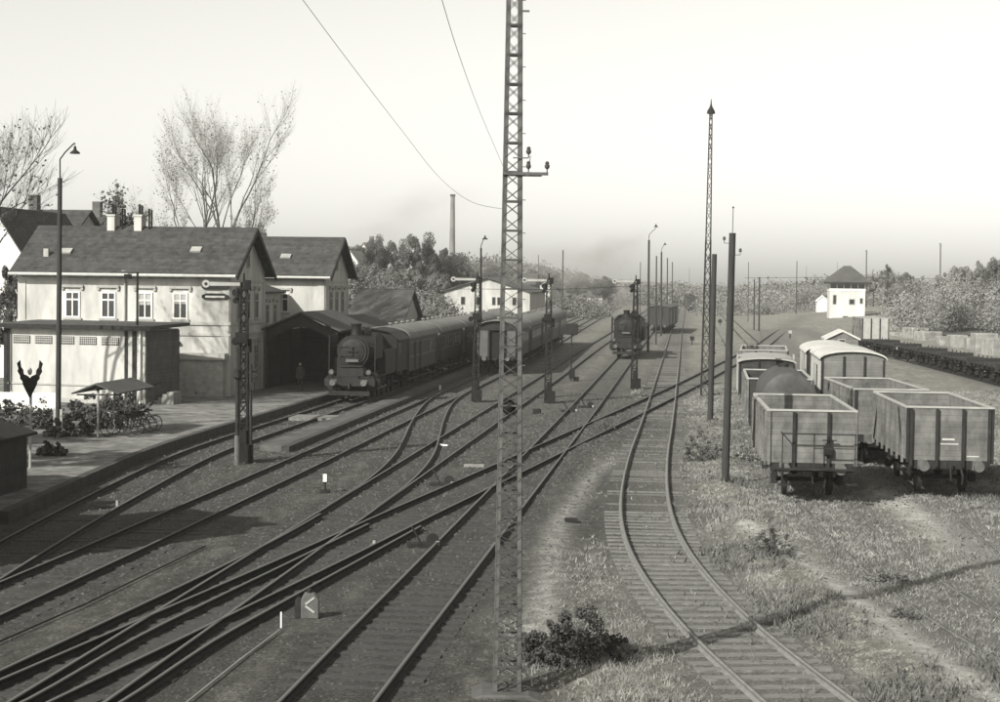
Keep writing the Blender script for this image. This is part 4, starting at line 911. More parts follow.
KEEP = {'window','door'}
lab = ['third coach of the platform train, behind the semaphore','fourth coach of the platform train, left of the big mast','last visible coach of the platform train','first coach of the shorter train, its pale end facing the camera beside the mast','second coach of the shorter train, right of the big mast','third coach of the shorter train, behind the right semaphore','fourth coach of the shorter train','farthest coach of the shorter train, near the board signal']
for i in range(3): c, rz = on_track('H', 143.2+13.7*i); dup(pc, c, rz, lab[i])
for i in range(5):
    c, rz = on_track('E', 136.4+13.5*i); d = dup(pc, c, rz, lab[3+i]); d['group'] = 'coaches of the shorter train in the middle'

# ------------------------------------------------------------------ steam engines
def loco(name, label, loc, rz, tender=False, defl=True):
    t = thing(name, label, 'steam engine', loc, rz)
    MB().bb(-1.42,1.42,-.08,.08,.85,1.28).build('buffer_beam', M['lococlean'], t); buffers(t, -.05)
    bl_ = 9.0 if tender else 7.0
    MB().cyl((0,.9,2.75),(0,2.6,2.75),.92,n=28).build('smokebox', M['loco'], t, True)
    d = MB(); d.cyl((0,.82,2.75),(0,.9,2.75),.78,.84,28); d.ball((0,.84,2.75),(.72,.12,.72),20,8); dd = d.build('smokebox_door', M['lococlean'], t, True)
    h = MB(); h.beam((-.28,.66,2.75),(.28,.66,2.75),.04); h.beam((0,.66,2.5),(0,.66,3.0),.04); h.beam((-.8,.74,3.0),(.1,.70,3.0),.04); h.beam((-.8,.74,2.5),(.1,.70,2.5),.04); h.build('door_handle', M['iron'], dd)
    MB().bb(-.36,.36,.60,.63,2.16,2.32).build('number_plate', M['coach_pale'], dd)
    MB().cyl((0,2.6,2.8),(0,bl_,2.8),.88,n=28).build('boiler', M['loco'], t, True)
    MB().lathe((0,1.75,3.5),[(.38,0),(.30,.15),(.27,.65),(.33,.75),(.30,.8)],18).build('chimney', M['loco'], t, True)
    MB().lathe((0,4.0,3.45),[(.5,0),(.48,.35),(.3,.55),(.05,.62)],18).build('steam_dome', M['loco'], t, True); MB().box((0,2.9,3.75),(.6,.8,.45)).build('sand_dome', M['loco'], t, bevel=.12)
    f = MB(); f.bb(-1.35,1.35,.1,bl_,1.30,1.38); f.bb(-.5,.5,-.06,.1,1.28,1.42); f.build('footplate', M['loco'], t)
    f = MB(); f.bb(-.75,.75,.08,.9,1.4,1.85); f.box((0,.5,1.95),(1.3,.7,.08)); f.build('front_apron', M['lococlean'], t)
    for s in (-1, 1):
        c = MB(); c.cyl((s*1.12,.6,.95),(s*1.12,1.6,.95),.36,n=18); c.cyl((s*1.12,.5,1.35),(s*1.12,1.7,1.35),.2,n=14); c.build('cylinder', M['loco'], t)
        l = MB(); l.cyl((s*1.05,-.02,1.62),(s*1.05,.2,1.62),.17,n=14); l.bb(s*1.05-.05,s*1.05+.05,.05,.15,1.3,1.5); lo = l.build('headlamp', M['iron'], t); MB().cyl((s*1.05,-.04,1.62),(s*1.05,-.022,1.62),.13,n=14).build('lens', M['steelgrey'], lo)
        if defl:
            p = MB(); p.bb(s*1.30-.02,s*1.30+.02,.6,2.9,2.35,3.65); p.beam((s*1.28,1.0,3.0),(s*.85,1.0,3.1),.04); p.beam((s*1.28,2.5,3.0),(s*.85,2.5,3.1),.04); p.bb(s*1.30-.03,s*1.30+.03,.58,.64,1.4,3.65); p.build('smoke_deflector', M['loco'], t)
        if not tender: MB().bb(s*.95-.0,s*1.42,3.3,6.9,1.4,2.75).build('side_tank', M['loco'], t)
    k = MB()
    for s in (-1,1): k.path([(s*1.0,.5,.9),(s*1.0,-.02,.75)],.04)
    k.box((0,-.15,.45),(2.3,.05,.25)); k.beam((0,-.08,1.05),(0,-.35,.7),.08); k.build('rail_guard', M['iron'], t)
    ca = MB(); y0 = bl_; cl = 2.2 if tender else 3.6
    ca.bb(-1.45,1.45,y0,y0+cl,1.3,3.2)
    ca.prism([(-1.45,3.2),(1.45,3.2),(1.0,3.62),(0,3.8),(-1.0,3.62)], y0, y0+cl); ca.build('cab', M['loco'], t)
    wn_ = MB()
    for s in (-1,1): wn_.bb(s*1.15-.22,s*1.15+.22,y0-.02,y0-.003,2.6,3.1); wn_.bb(s*1.452-.001*s,s*1.47,y0+.5,y0+1.3,2.4,3.0)
    wn_.build('cab_window', M['glass'], t); ro = MB(); ro.prism([(-1.6,3.16),(-1.0,3.66),(0,3.84),(1.0,3.66),(1.6,3.16),(1.6,3.22),(1.0,3.72),(0,3.9),(-1.0,3.72),(-1.6,3.22)], y0-.2, y0+cl+.3); ro.build('cab_roof', M['loco'], t)
    wheelsets(t, (1.6,), .45, False); wheelsets(t, (3.3,4.8,6.3), .7, False)
    rr = MB()
    for s in (-1,1): rr.beam((s*.93,3.3,.55),(s*.93,6.3,.55),.05,.12); rr.beam((s*1.0,1.6,.95),(s*1.0,4.8,.58),.05,.1)
    rr.build('coupling_rod', M['steelgrey'], t)
    if tender:
        te = MB(); te.bb(-1.45,1.45,y0+cl+.5,y0+cl+7.0,1.2,2.9); te.build('tender', M['loco'], t); wheelsets(t, (y0+cl+1.6,y0+cl+3.2,y0+cl+5,y0+cl+6.3), .5, False)
    else: wheelsets(t, (7.9, 9.5), .45, False)
    return t
c, rz = on_track('H', 96.8); loco('steam_engine', 'dark steam engine facing the camera at the head of the train beside the platform canopy', c, rz)
c, rz = on_track('B', 158.5); loco('steam_engine', 'distant black steam engine running alone on the straight track, behind a semaphore', c, rz, tender=True)
c, rz = on_track('A', 305) if CL['A'][1].max() > 300 else (P(689, 312), AZ)
loco('steam_engine', 'tiny far engine where the curved track meets the horizon', P(690, 310), AZ, tender=False, defl=False)

# ------------------------------------------------------------------ signal tower, huts, far buildings
b = P(829, 324.5); t = thing('signal_tower', 'white square signal tower with a band of windows under a dark hipped roof', 'tower', (b.x, b.y, 0), AZ)
sc = b.y/1750.0; W_ = 35*sc; hb = 42*sc
MB().bb(0,W_,0,W_,-2,hb*.80).build('wall', mat('tower_white', .55, .16, .5, streak=(1,1,.3)), t)
MB().bb(-.06,W_+.06,-.06,W_+.06,hb*.80,hb*.86).build('ledge', M['white'], t); MB().bb(.1,W_-.1,.1,W_-.1,hb*.861,hb+.1).build('window_band', M['glass'], t)
for k in range(6):
    x = .06+k*(W_-.12)/5; s = MB(); s.bb(x-.09,x+.09,0.0,.09,hb*.861,hb); s.bb(W_-.09,W_,x-.09,x+.09,hb*.861,hb) if k else None; builds(s, 'window_post', M['white'], t)
s = MB(); s.add([(-1.1,-1.1,hb),(W_+1.1,-1.1,hb),(W_+1.1,W_+1.1,hb),(-1.1,W_+1.1,hb),(W_*.42,W_/2,hb+17*sc),(W_*.62,W_/2,hb+17*sc)],[(0,1,5,4),(1,2,5),(2,3,4,5),(3,0,4),(3,2,1,0)]); s.build('roof', M['slate'], t)
MB().bb(-1.1,W_+1.1,-1.13,-1.1,hb-.22,hb+.1).build('eave_board', M['iron'], t)
MB().bb(22.5*sc,29*sc,-.05,-.003,-.2,7*sc*1.1).build('door', M['dark'], t)
for x0,x1,z0,z1 in ((13,19,1.5,9),(19,25,20,26),(3,7,20,30),(29.5,33,21,27)):
    o = MB().bb(x0*sc,x1*sc,-.06,-.003,z0*sc,z1*sc).build('window', M['trim'], t); MB().bb(x0*sc+.12,x1*sc-.12,-.08,-.062,z0*sc+.12,z1*sc-.12).build('pane', M['glass'], o)
def hut(name, label, px0, px1, ybase, yeave, ytop, depth=5, wallm='plaster_dim', roofm='slate', win=None, Y=None, group=None, ax='y', cat='building', rz=AZ, chim=None):
    """gabled hut or house whose front spans px0..px1; gable to the camera (ax y) or eaves to it (ax x)"""
    if Y is None: Y = P((px0+px1)/2, ybase).y
    a = PY(px0, ybase, Y); e = PY(px1, ybase, Y); ze = PY(px0, yeave, Y).z; zt = PY(px0, ytop, Y).z; w = e.x-a.x; z0 = a.z
    t = thing(name, label, cat, (a.x, a.y, z0), rz, group); he = ze-z0; ht = zt-z0; o = .07*w if w < 4 else .4
    if ax == 'y':
        MB().prism([(0,-3),(w,-3),(w,he),(w/2,ht-.1),(0,he)], 0, depth).build('wall', M[wallm], t)
        k = (ht-he)/(w/2); r = MB().prism([(-o,he-o*k),(w/2,ht),(w+o,he-o*k),(w+o,he-o*k+.15),(w/2,ht+.15),(-o,he-o*k+.15)], -o, depth+o)
    else:
        MB().prism([(0,-3),(depth,-3),(depth,he),(depth/2,ht-.1),(0,he)], 0, w, 'x').build('wall', M[wallm], t)
        k = (ht-he)/(depth/2); r = MB().prism([(-o,he-o*k),(depth/2,ht),(depth+o,he-o*k),(depth+o,he-o*k+.15),(depth/2,ht+.15),(-o,he-o*k+.15)], -o, w+o, 'x')
    ro = r.build('roof', M[roofm], t)
    if chim: 
        for cx in chim: MB().bb(cx*w-.35,cx*w+.35,depth*.45,depth*.45+.8,ht-1.2,ht+1.3).build('chimney', M['brick'], ro)
    for (fx, fz, ww, wh) in (win or []):
        f = MB().bb(fx*w-ww/2,fx*w+ww/2,-.06,-.004,fz*he,fz*he+wh).build('window', M['trim'], t); MB().bb(fx*w-ww/2+.06,fx*w+ww/2-.06,-.08,-.062,fz*he+.06,fz*he+wh-.06).build('pane', M['glass'], f)
    return t
hut('peaked_hut', 'small boarded hut with a peaked roof and one dark window, above the white-roofed van', 826, 857, 372, 339, 331.5, 4, 'van', 'whiteroof', [(.48,.78,.55,.6)])
hut('white_hut', 'small bright white hut left of the signal tower', 817, 828, 318, 301, 296, 5, 'white', 'white')
hut('goods_store', 'long dark-roofed low store behind the flat wagons at the right', 925, 992, 347, 334, 330, 14, 'van', 'slate', ax='x', Y=215)
hut('tarred_shed', 'dark low shed right of the signal tower', 867, 884, 323, 316, 312.5, 6, 'vandark', 'slate', ax='x')
hut('long_store', 'long white gabled building behind the station trains', 444, 530, 318, 291, 277.5, 22, 'plaster_dim', 'slate', [(.22,.50,.6,1.1),(.40,.50,.6,1.1),(.58,.50,.5,1.1),(.64,.50,.5,1.1),(.82,.5,.6,1.1)], Y=232)
hut('rear_shed', 'dark hipped outbuilding behind the station canopy', 352, 402, 330, 318, 290, 9, 'plaster_dim', 'slate', Y=152, ax='x')
hut('small_shed', 'small dark-roofed shed right of the station outbuilding', 398, 426, 335, 327, 318, 5, 'brick', 'slate', Y=158, ax='x')
hut('hill_house', 'pale gabled house half hidden by trees on the hill, upper one', 354, 372, 275, 258, 243, 9, 'white', 'trim', Y=300, chim=(.7,))
hut('hill_house', 'pale gabled house half hidden by trees on the hill, lower one', 342, 358, 275, 262, 251, 9, 'white', 'trim', Y=280)
hut('town_house', 'big dark-roofed house behind the left end of the station', -12, 62, 300, 250, 208, 12, 'plaster_dim', 'roof', Y=135, ax='x', chim=(.25,))
hut('town_house', 'smaller dark gabled house behind the station roof', 50, 88, 300, 240, 214, 10, 'plaster_dim', 'roof', Y=150, ax='x', chim=(.75,))
hut('town_house', 'steep-roofed house cut off by the left edge of the picture', -40, 32, 330, 262, 208, 12, 'white', 'roof', Y=112, ax='y')
hut('gantry_hut', 'far white hut on the line beyond the engine', 606, 619, 303, 296, 291, 5, 'white', 'slate', [(.5,.3,1,1)])
hut('far_store', 'far low dark store left of the white hut on the line', 566, 602, 306, 296, 291, 8, 'plaster_dim', 'slate', ax='x')
hut('far_house', 'far pale house above the coaches, left of the distant engine', 536, 552, 300, 287, 281, 8, 'plaster_dim', 'slate', Y=340)
hut('far_house', 'far dark-roofed house directly right of the big mast', 512, 534, 306, 284, 274, 9, 'vandark', 'slate', Y=260, ax='x')
b = PY(452, 262, 520); q = PY(452, 196, 520); t = thing('factory_chimney', 'tall slender factory chimney above the wooded hill', 'chimney', (b.x, 520, 0))
MB().cyl((0,0,0),(0,0,q.z),1.15,.62,16).build('shaft', mat('sooty_brick', .16, .2, .3), t, True); MB().cyl((0,0,q.z-.1),(0,0,q.z+.5),.78,.78,16).build('rim', M['iron'], t)
# heaps of pale stone beside the flat wagons: single blocks
def block_stack(i, px, w, h, d, lab_):
    b = P(px[0], px[1]); o = MB()
    o.box((0,0,h/2), (w, d, h)); q = o.build('stone_block', M['rubble'], None, loc=b, bevel=.08); q.rotation_euler = (0, 0, random.uniform(-.3,.3)); tag(q, lab_, 'block', 'pale blocks stored behind the flat wagons')
sp = [((897,341),2.6,2.4,'leftmost pale block behind the flat wagons'),((915,343),2.8,2.6,'second pale block from the left behind the flat wagons'),((928,345),3.2,3.0,'tall pale block left of the long store'),((945,349),2.4,2.6,'grey block before the middle of the long store'),((957,351),2.6,3.3,'dark-grey upright block before the long store'),((972,353),1.8,2.2,'bright small block near the right edge'),((984,356),3.0,3.2,'large pale block near the right edge'),((997,358),2.4,3.0,'pale block cut by the right edge')]
for i, (px, w, h, l) in enumerate(sp): block_stack(i, px, w*random.uniform(.7,.95), h*random.uniform(.45,.75), 2.6, l)

# ------------------------------------------------------------------ a waiting person under the canopy
def person(px, label, z0=.36, yaw=0.0):
    b = P(px[0], px[1], z0); J = [(0,0,.95),(0,0,1.15),(0,-.01,1.38),(0,-.02,1.50),(0,-.03,1.62),(0,-.02,1.72),
      (-.10,0,.90),(-.11,.02,.50),(-.12,.05,.09),(-.12,-.10,.04),(.10,0,.90),(.12,-.02,.50),(.13,-.0,.09),(.13,-.15,.04),
      (-.19,0,1.38),(-.24,.03,1.10),(-.22,-.05,.84),(-.21,-.08,.74),(.19,0,1.38),(.24,.03,1.10),(.20,-.08,.85),(.18,-.13,.77)]
    E = [(0,1),(1,2),(2,3),(3,4),(4,5),(0,6),(6,7),(7,8),(8,9),(0,10),(10,11),(11,12),(12,13),(2,14),(14,15),(15,16),(16,17),(2,18),(18,19),(19,20),(20,21)]
    Rr = [.14,.13,.15,.055,.095,.08,.09,.06,.045,.04,.09,.06,.045,.04,.06,.045,.035,.03,.06,.045,.035,.03]
    me = bpy.data.meshes.new('person'); me.from_pydata(J, E, []); me.materials.append(M['coat'])
    o = bpy.data.objects.new('person', me); COL.objects.link(o); o.location = b; o.rotation_euler = (0,0,yaw)
    s = o.modifiers.new('skin', 'SKIN'); sv = me.skin_vertices[0].data
    for i, r in enumerate(Rr): sv[i].radius = (r, r*.8)
    sv[0].use_root = True
    o.modifiers.new('sub', 'SUBSURF').levels = 1; o.modifiers['sub'].render_levels = 1
    MB().ball((0,-.045,1.64),(.075,.085,.11),12,8).build('face', M['skin'], o, True)
    MB().ball((0,-.02,1.70),(.09,.105,.085),12,8).build('hair', M['black'], o, True); MB().prism([(-.2,.72),(.2,.72),(.17,1.44),(-.17,1.44)], -.13, .12).build('coat', M['coat'], o, bevel=.05)
    return tag(o, label, 'person')
person((300,392), 'person in a dark coat standing in the dark under the platform canopy')

# ------------------------------------------------------------------ vegetation
def leaves(centers, radii, n, size, seed=0, flat=1.0, zmin=None):
    """n leaf quads scattered around clump centres"""
    g = np.random.default_rng(seed); k = len(centers); c = g.integers(0, k, n); d = g.normal(size=(n,3)); d /= np.linalg.norm(d, axis=1)[:,None]
    r = g.random(n)**.45
    p = np.asarray(centers)[c] + d*np.asarray(radii)[c][:,None]*r[:,None]*np.array([1,1,flat])
    if zmin is not None: p[:,2] = np.maximum(p[:,2], zmin)
    nm = d + g.normal(size=(n,3))*.55; nm /= np.linalg.norm(nm, axis=1)[:,None]
    a = np.cross(nm, g.normal(size=(n,3))); a /= np.linalg.norm(a, axis=1)[:,None]; b = np.cross(nm, a)
    s = size*(.5+g.random(n))[:,None]; V = np.stack([p-a*s*.5, p+b*s*.32, p+a*s*.5, p-b*s*.32], 1).reshape(-1,3)
    return V, np.arange(n*4).reshape(-1,4)
def crown_mesh(name, seed, rx, rz, n, size, m, clumps=38):
    g = np.random.default_rng(seed); c = g.normal(size=(clumps,3)); c /= np.linalg.norm(c, axis=1)[:,None]; c *= (g.random(clumps)**.35)[:,None]*.82
    c[:,2] = np.where(c[:,2] < -.5, -.5, c[:,2]); c = c*np.array([rx, rx, rz]); rad = (.12+.26*g.random(clumps)**1.5)*min(rx, rz)
    V, Fq = leaves(c, rad, n, size, seed+1); return npmesh(name, V, Fq, m), c
def trunk_mesh(name, h, r, tips, m, base=0.0):
    t = MB(); t.cyl((0,0,base),(0,0,h*.6),r,r*.65,8); t.cyl((0,0,h*.6),(0,0,h),r*.65,r*.3,8)
    for q in tips: t.cyl((0,0,h*.45+random.random()*h*.4), tuple(q), r*.35, r*.08, 5)
    return t.mesh(name, m)
tree_kinds = {}
def make_tree(kind, label, loc, sx=1, sz=1, rz=0, group=None):
    if kind not in tree_kinds:
        mt = {'dark': 'foliage', 'pale': 'foliage_pale', 'scrub': 'scrub', 'near': 'foliage_dark'}[kind]; res = []
        for s in range(3):
            cm, c = crown_mesh('crown', 11+s*7+len(tree_kinds)*31, 4.0, 4.2 if kind != 'scrub' else 3.4, 20000, .26 if kind != 'near' else .2, M[mt])
            tips = [(q[0], q[1], q[2]+7.0) for q in c[:9]]; tm = trunk_mesh('trunk', 7.0, .32, tips, M['bark'], -2.0); res.append((cm, tm))
        tree_kinds[kind] = res
    cm, tm = random.choice(tree_kinds[kind]); t = thing('leafy_tree', label, 'tree', loc, rz, group); t.scale = (sx, sx, sz)
    link('crown', cm, t, (0,0,7.0)); link('trunk', tm, t); return t
def zg(p): # ground height under a point, for things on the rising land
    u, v = p.x*TN.x+p.y*TN.y, p.x*TV.x+p.y*TV.y
    return max(0, max(0,min(1,(-u-26)/40))**1.3*max(0,min(1,(v-120)/90))*9) + max(0,min(1,(u-8)/60))**1.2*max(0,min(1,(v-150)/160))*6
def tree_px(kind, x, ytop, Y, wpx, label, group=None):
    q = PY(x, ytop, Y); z0 = zg(q)-.5; h = q.z-z0; s = h/11.2; w = wpx/1750*Y/8.4
    make_tree(kind, label, (q.x, q.y, z0), w, s, random.uniform(0,6.28), group)
HT = [(362,243,300,34,'rounded tree left of the pale hill houses'),(378,231,270,36,'tallest rounded crown on the wooded hill, left summit'),(397,238,285,30,'tree between the two summits of the wooded hill'),(420,231,262,44,'broad crown on the right summit of the wooded hill'),(440,240,268,40,'crown right of the hill summit, under the factory chimney'),(458,252,280,36,'crown sloping down below the factory chimney'),(470,262,300,30,'low crown at the right foot of the wooded hill'),
 (350,262,220,34,'pale tree right of the rear station wing'),(372,262,230,36,'pale tree on the lower hillside before the houses'),(392,266,225,36,'pale tree in the middle of the lower hillside'),(414,268,232,38,'pale tree right on the lower hillside'),(436,270,240,34,'low tree just left of the long white building'),(454,268,270,34,'low tree behind the roof of the long white building'),
 (256,222,190,34,'round dark tree peeping over the station roof, right of the tall bare tree'),(242,219,180,30,'dark bushy tree behind the station roof under the bare tree'),(275,236,200,28,'dark low tree just left of the rear wing roof'),(345,242,330,30,'distant tree right above the rear wing roof')]
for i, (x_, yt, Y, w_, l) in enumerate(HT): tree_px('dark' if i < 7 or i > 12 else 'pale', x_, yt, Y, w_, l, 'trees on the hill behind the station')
for x_, yt, Y, w_, l in [(500,262,420,40,'distant hazy tree just left of the big mast'),(528,268,430,36,'distant hazy tree between mast and right semaphore'),(552,271,440,34,'distant hazy tree behind the slender pole'),(578,270,450,36,'distant hazy tree in the smoke haze'),(604,272,470,34,'distant hazy tree above the white line hut')]: tree_px('dark', x_, yt, Y, w_, l, 'distant hazy trees beyond the yard')
RT = [(888,259,370,22,'dark-topped tree right of the signal tower'),(874,270,380,22,'lower tree close beside the signal tower pole'),(906,269,350,26,'tree between the signal tower and the tall right pole'),(922,272,310,26,'tree left of the tall right pole'),(944,268,300,28,'tree directly behind the tall right pole'),(962,260,285,32,'tree right of the tall right pole'),(978,254,280,30,'high crown behind the rightmost pole'),(996,250,270,36,'highest crown, cut by the right edge'),(1015,246,265,40,'tree just beyond the right edge'),
 (895,285,270,30,'low pale bush-like tree below the right wood'),(920,288,260,32,'low pale tree in front of the right wood'),(948,286,250,34,'low pale tree left of the rightmost pole'),(975,282,240,36,'low pale tree at the foot of the right wood'),(1000,280,232,36,'low pale tree at the right edge')]
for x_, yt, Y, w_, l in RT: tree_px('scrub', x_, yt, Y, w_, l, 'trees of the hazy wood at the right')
tree_px('near', 18, 250, 100, 60, 'dark leafy tree at the left edge behind the low building', None)
make_tree('near', 'unseen bushy tree added outside the left edge for its shade, by the black shed', (-20.2, 57.0, -.2), .72, .72, 1); make_tree('near', 'unseen bushy tree added outside the left edge for its shade, farthest of three', (-22.0, 66.0, -.2), .6, .62, 3); make_tree('near', 'unseen bushy tree added outside the left edge for its shade, nearest to the camera', (-18.2, 46.5, -.2), .55, .6, 2)  # three unseen trees, added only to throw shade on the left platform
def mass(name, label, pts, n, size, m, rad, seed, flat=1.0):
    g = np.random.default_rng(seed); C = []; RD = []
    for (x, y, Y0, Y1, zt) in pts:
        for k in range(22):
            Y = g.uniform(Y0, Y1); xx = x + g.uniform(-14, 14); q = PY(xx, y, Y); q.z = zg(q)+g.uniform(0, zt); C.append(tuple(q)); RD.append(rad*g.uniform(.35,1.1))
    V, Fq = leaves(C, np.array(RD), n, size, seed, flat, 0.0)
    o = link(name, npmesh(name, V, Fq, m)); tag(o, label, 'vegetation', None, 'stuff')
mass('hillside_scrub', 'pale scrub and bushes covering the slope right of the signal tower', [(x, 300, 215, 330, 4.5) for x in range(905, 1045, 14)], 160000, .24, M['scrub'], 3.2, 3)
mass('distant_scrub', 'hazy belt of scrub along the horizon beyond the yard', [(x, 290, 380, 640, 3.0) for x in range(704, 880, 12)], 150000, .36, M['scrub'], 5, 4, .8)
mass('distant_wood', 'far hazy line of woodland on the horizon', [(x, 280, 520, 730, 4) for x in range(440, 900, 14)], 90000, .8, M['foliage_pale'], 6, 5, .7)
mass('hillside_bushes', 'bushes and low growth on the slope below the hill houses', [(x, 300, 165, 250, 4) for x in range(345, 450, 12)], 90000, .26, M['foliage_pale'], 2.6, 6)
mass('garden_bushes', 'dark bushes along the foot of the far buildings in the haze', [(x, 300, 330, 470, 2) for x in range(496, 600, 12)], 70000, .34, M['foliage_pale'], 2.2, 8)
# bare trees
def bare_tree(label, base, h, seed, limbs, lean=(0,0), depth=5, spread=.42, r0=.22, leafn=0, twm='twig', up=.12, leafsz=.16):
    rs = random.Random(seed); tr = MB(); tw = MB(); ends = []
    def grow(p, d, L, r, k):
        n = 3; pts = [p]
        for i in range(n):
            d = (d + Vector((rs.gauss(0,.10), rs.gauss(0,.10), up*.6))).normalized(); p = p + d*L/n; pts.append(p)
        for i in range(n):
            a = r*(1-.35*i/n); b = r*(1-.35*(i+1)/n); (tr if k >= 3 else tw).cyl(pts[i], pts[i+1], a, b, 6 if k >= 4 else 3, False)
            if k > 0 and (i > 0 or k < 3):
                for _ in range(2 if k < 4 else 1):
                    s = Vector((rs.gauss(0,1), rs.gauss(0,1), rs.gauss(.1,.5))).normalized(); nd = (d + s*spread*1.5).normalized(); grow(pts[i+1], nd, L*rs.uniform(.5,.72), b*.55, k-1)
        if k <= 1: ends.extend(pts)
        if k > 0: grow(pts[-1], (d+Vector((rs.gauss(0,spread*.4),rs.gauss(0,spread*.4),0))).normalized(), L*.72, r*.6, k-1)
    for (z0, dx, dy, L, r) in limbs: grow(Vector((0,0,z0)), Vector((dx,dy,1)).normalized(), L, r, depth)
    t = thing('bare_tree', label, 'tree', base, 0); tr.cyl((0,0,-1),(0,0,limbs[-1][0]),r0*1.2,r0,8)
    o = tr.mesh('trunk', M['bark'], False, False); link('trunk', o, t); link('twigs', tw.mesh('twigs', M[twm], False, False), t)
    if leafn and ends:
        V, Fq = leaves([tuple(e) for e in ends], np.full(len(ends), .25), leafn, leafsz, seed); link('leaves', npmesh('leaves', V, Fq, M['foliage_pale']), t)
    return t
b = PY(224, 262, 140); b.z = 0
bare_tree('tall bare tree with steep limbs and thin leaves above the station roof, right trunk', b, 20, 5, [(6.5,.02,0,5.4,.13),(7.0,.16,.1,5.6,.13),(5.5,.36,.1,4.3,.10),(5.0,1.0,.1,3.4,.08),(7.5,-.16,.1,4.8,.11)], leafn=2600, up=.15, spread=.34, r0=.2, leafsz=.12)
b = PY(204, 262, 143); b.z = 0
bare_tree('tall bare tree with a wide hazy crown above the station roof, left trunk', b, 19, 9, [(6.0,-.02,0,5.2,.13),(6.5,-.26,.1,4.9,.12),(5.6,-.55,.1,4.4,.10),(4.8,-1.1,.1,3.9,.09),(7.5,.10,0,4.7,.10)], leafn=3200, up=.16, spread=.34, r0=.2, leafsz=.12)
b = PY(120, 262, 150); b.z = 0
bare_tree('small leafy round-topped tree behind the station chimneys', b, 14, 14, [(8.5,0,0,2.4,.08),(8.5,.3,.1,1.8,.06),(8.2,-.35,0,1.8,.06)], depth=4, leafn=1300, up=.05, spread=.5, leafsz=.3, twm='bark', r0=.12)
b = PY(-85, 262, 82); b.z = 0
bare_tree('bare tree leaning its dark branches in from the left edge', b, 16, 23, [(5.0,.8,0,4.2,.13),(6.5,.55,.1,4.2,.12),(4.2,1.3,0,3.6,.10),(7,.1,0,4,.12)], leafn=900, up=.10, spread=.42, twm='bark')
# bushes
def bush(label, px, r, n, size, m, h=None, seed=1, loc=None, name='bush'):
    b = loc or P(px[0], px[1]); g = np.random.default_rng(seed); h = h or r; k = 70
    an = g.uniform(0, 6.28, k); rr = r*g.random(k)**.6; c = np.stack([rr*np.cos(an)*1.1, rr*np.sin(an)*.9, h*g.random(k)*np.clip(1.15-.75*(rr/r)**1.5, .12, 1)*g.uniform(.55,1.2,k)], -1)
    V, Fq = leaves(c, r*g.uniform(.05,.24,k), n, size, seed+3, 1, .0); t = thing(name, label, 'bush', b); link('foliage', npmesh('foliage', V, Fq, m), t)
    s = MB()
    for q in c[:40]: mid = (q[0]*.45, q[1]*.45, q[2]*.6); s.cyl((q[0]*.12,q[1]*.12,0), mid, .010, .007, 4); s.cyl(mid, (q[0]*1.12, q[1]*1.12, q[2]*1.15), .007, .003, 4)
    s.build('stem', M['bark'], t); return t
bush('big dark leafy bush at the foot of the foreground mast', (568,664), .86, 13000, .055, M['foliage_dark'], 1.05, 2)
bush('low offshoot of leaves right of the big foreground bush', (608,655), .5, 1900, .065, M['foliage_dark'], .4, 12)
bush('dry bushy shrub standing alone in the grass below the goods wagons', (771,558), .6, 3200, .05, M['weed'], .95, 3)
bush('tall dry weeds at the foot of the thin wooden pole', (702,462), .75, 2600, .07, M['weed'], 1.3, 4)
bush('small low tuft shrub in the grass of the lower right', (905,618), .3, 600, .045, M['weed'], .25, 6)
bush('low dark shrub on the buried siding track', (888,582), .5, 1200, .05, M['weed'], .25, 7)
bush('dry weeds between the thick pole and the goods wagon', (748,462), .6, 2400, .06, M['drygrass'], .8, 8)
bush('weed clump at the outer edge of the curved track', (603,430), .5, 1200, .06, M['weed'], .4, 9)
for i, (x_, y_, r_, h_, l) in enumerate([(70,436,.9,.8,'dark hedge bush behind the platform lamp post'),(44,428,1.1,1.1,'dark bush between the winged sign and the lamp post'),(14,424,1.2,1.2,'dark bush at the left edge before the white board fence'),(86,420,.9,1.0,'dark bush behind the bicycle shelter front post'),(52,455,.6,.45,'low plants at the foot of the platform lamp'),(112,421,1.0,1.2,'dark bush behind the bicycles, left of the steps'),(128,416,1.0,1.1,'dark bush behind the far end of the bicycle shelter'),(99,428,.9,.8,'dark bush around the first bicycle'),(170,402,.5,.5,'small bush at the dark end wall of the low building'),(203,396,.6,.5,'small bush before the brick porch of the station')]):
    q = P(x_, y_, .36); bush(l, None, r_, 1800, .14, M['foliage_dark'], h_, 20+i, q)
for x_, y_, l in [(648,296,'a'),]: pass

# dry grass tufts and loose stones
def scatter(n, urange, vrange, wfun, seed):
    g = np.random.default_rng(seed); u = g.uniform(*urange, n); v = vrange[0]+(vrange[1]-vrange[0])*g.random(n)**1.6
    X = u*TN.x+v*TV.x; Y = u*TN.y+v*TV.y; ok = (np.abs(X/np.maximum(Y,1)) < .34) & (Y > 22); X, Y = X[ok], Y[ok]
    w_ = wfun(X, Y); ok = g.random(len(X)) < w_; return X[ok], Y[ok], g
ZI = Z
def ground_z(X, Y):
    ix = np.clip(np.searchsorted(gx, X)-1, 0, len(gx)-2); iy = np.clip(np.searchsorted(gy, Y)-1, 0, len(gy)-2)
    fx = (X-gx[ix])/(gx[ix+1]-gx[ix]); fy = (Y-gy[iy])/(gy[iy+1]-gy[iy])
    return (ZI[iy,ix]*(1-fx)+ZI[iy,ix+1]*fx)*(1-fy)+(ZI[iy+1,ix]*(1-fx)+ZI[iy+1,ix+1]*fx)*fy
def trk_dist(X, Y):
    d = np.full(X.shape, 1e9)
    for k in ('A','B','C','D','E','H','S','G'):
        d = np.minimum(d, seg_dist(X, Y, T[k]))
    return d
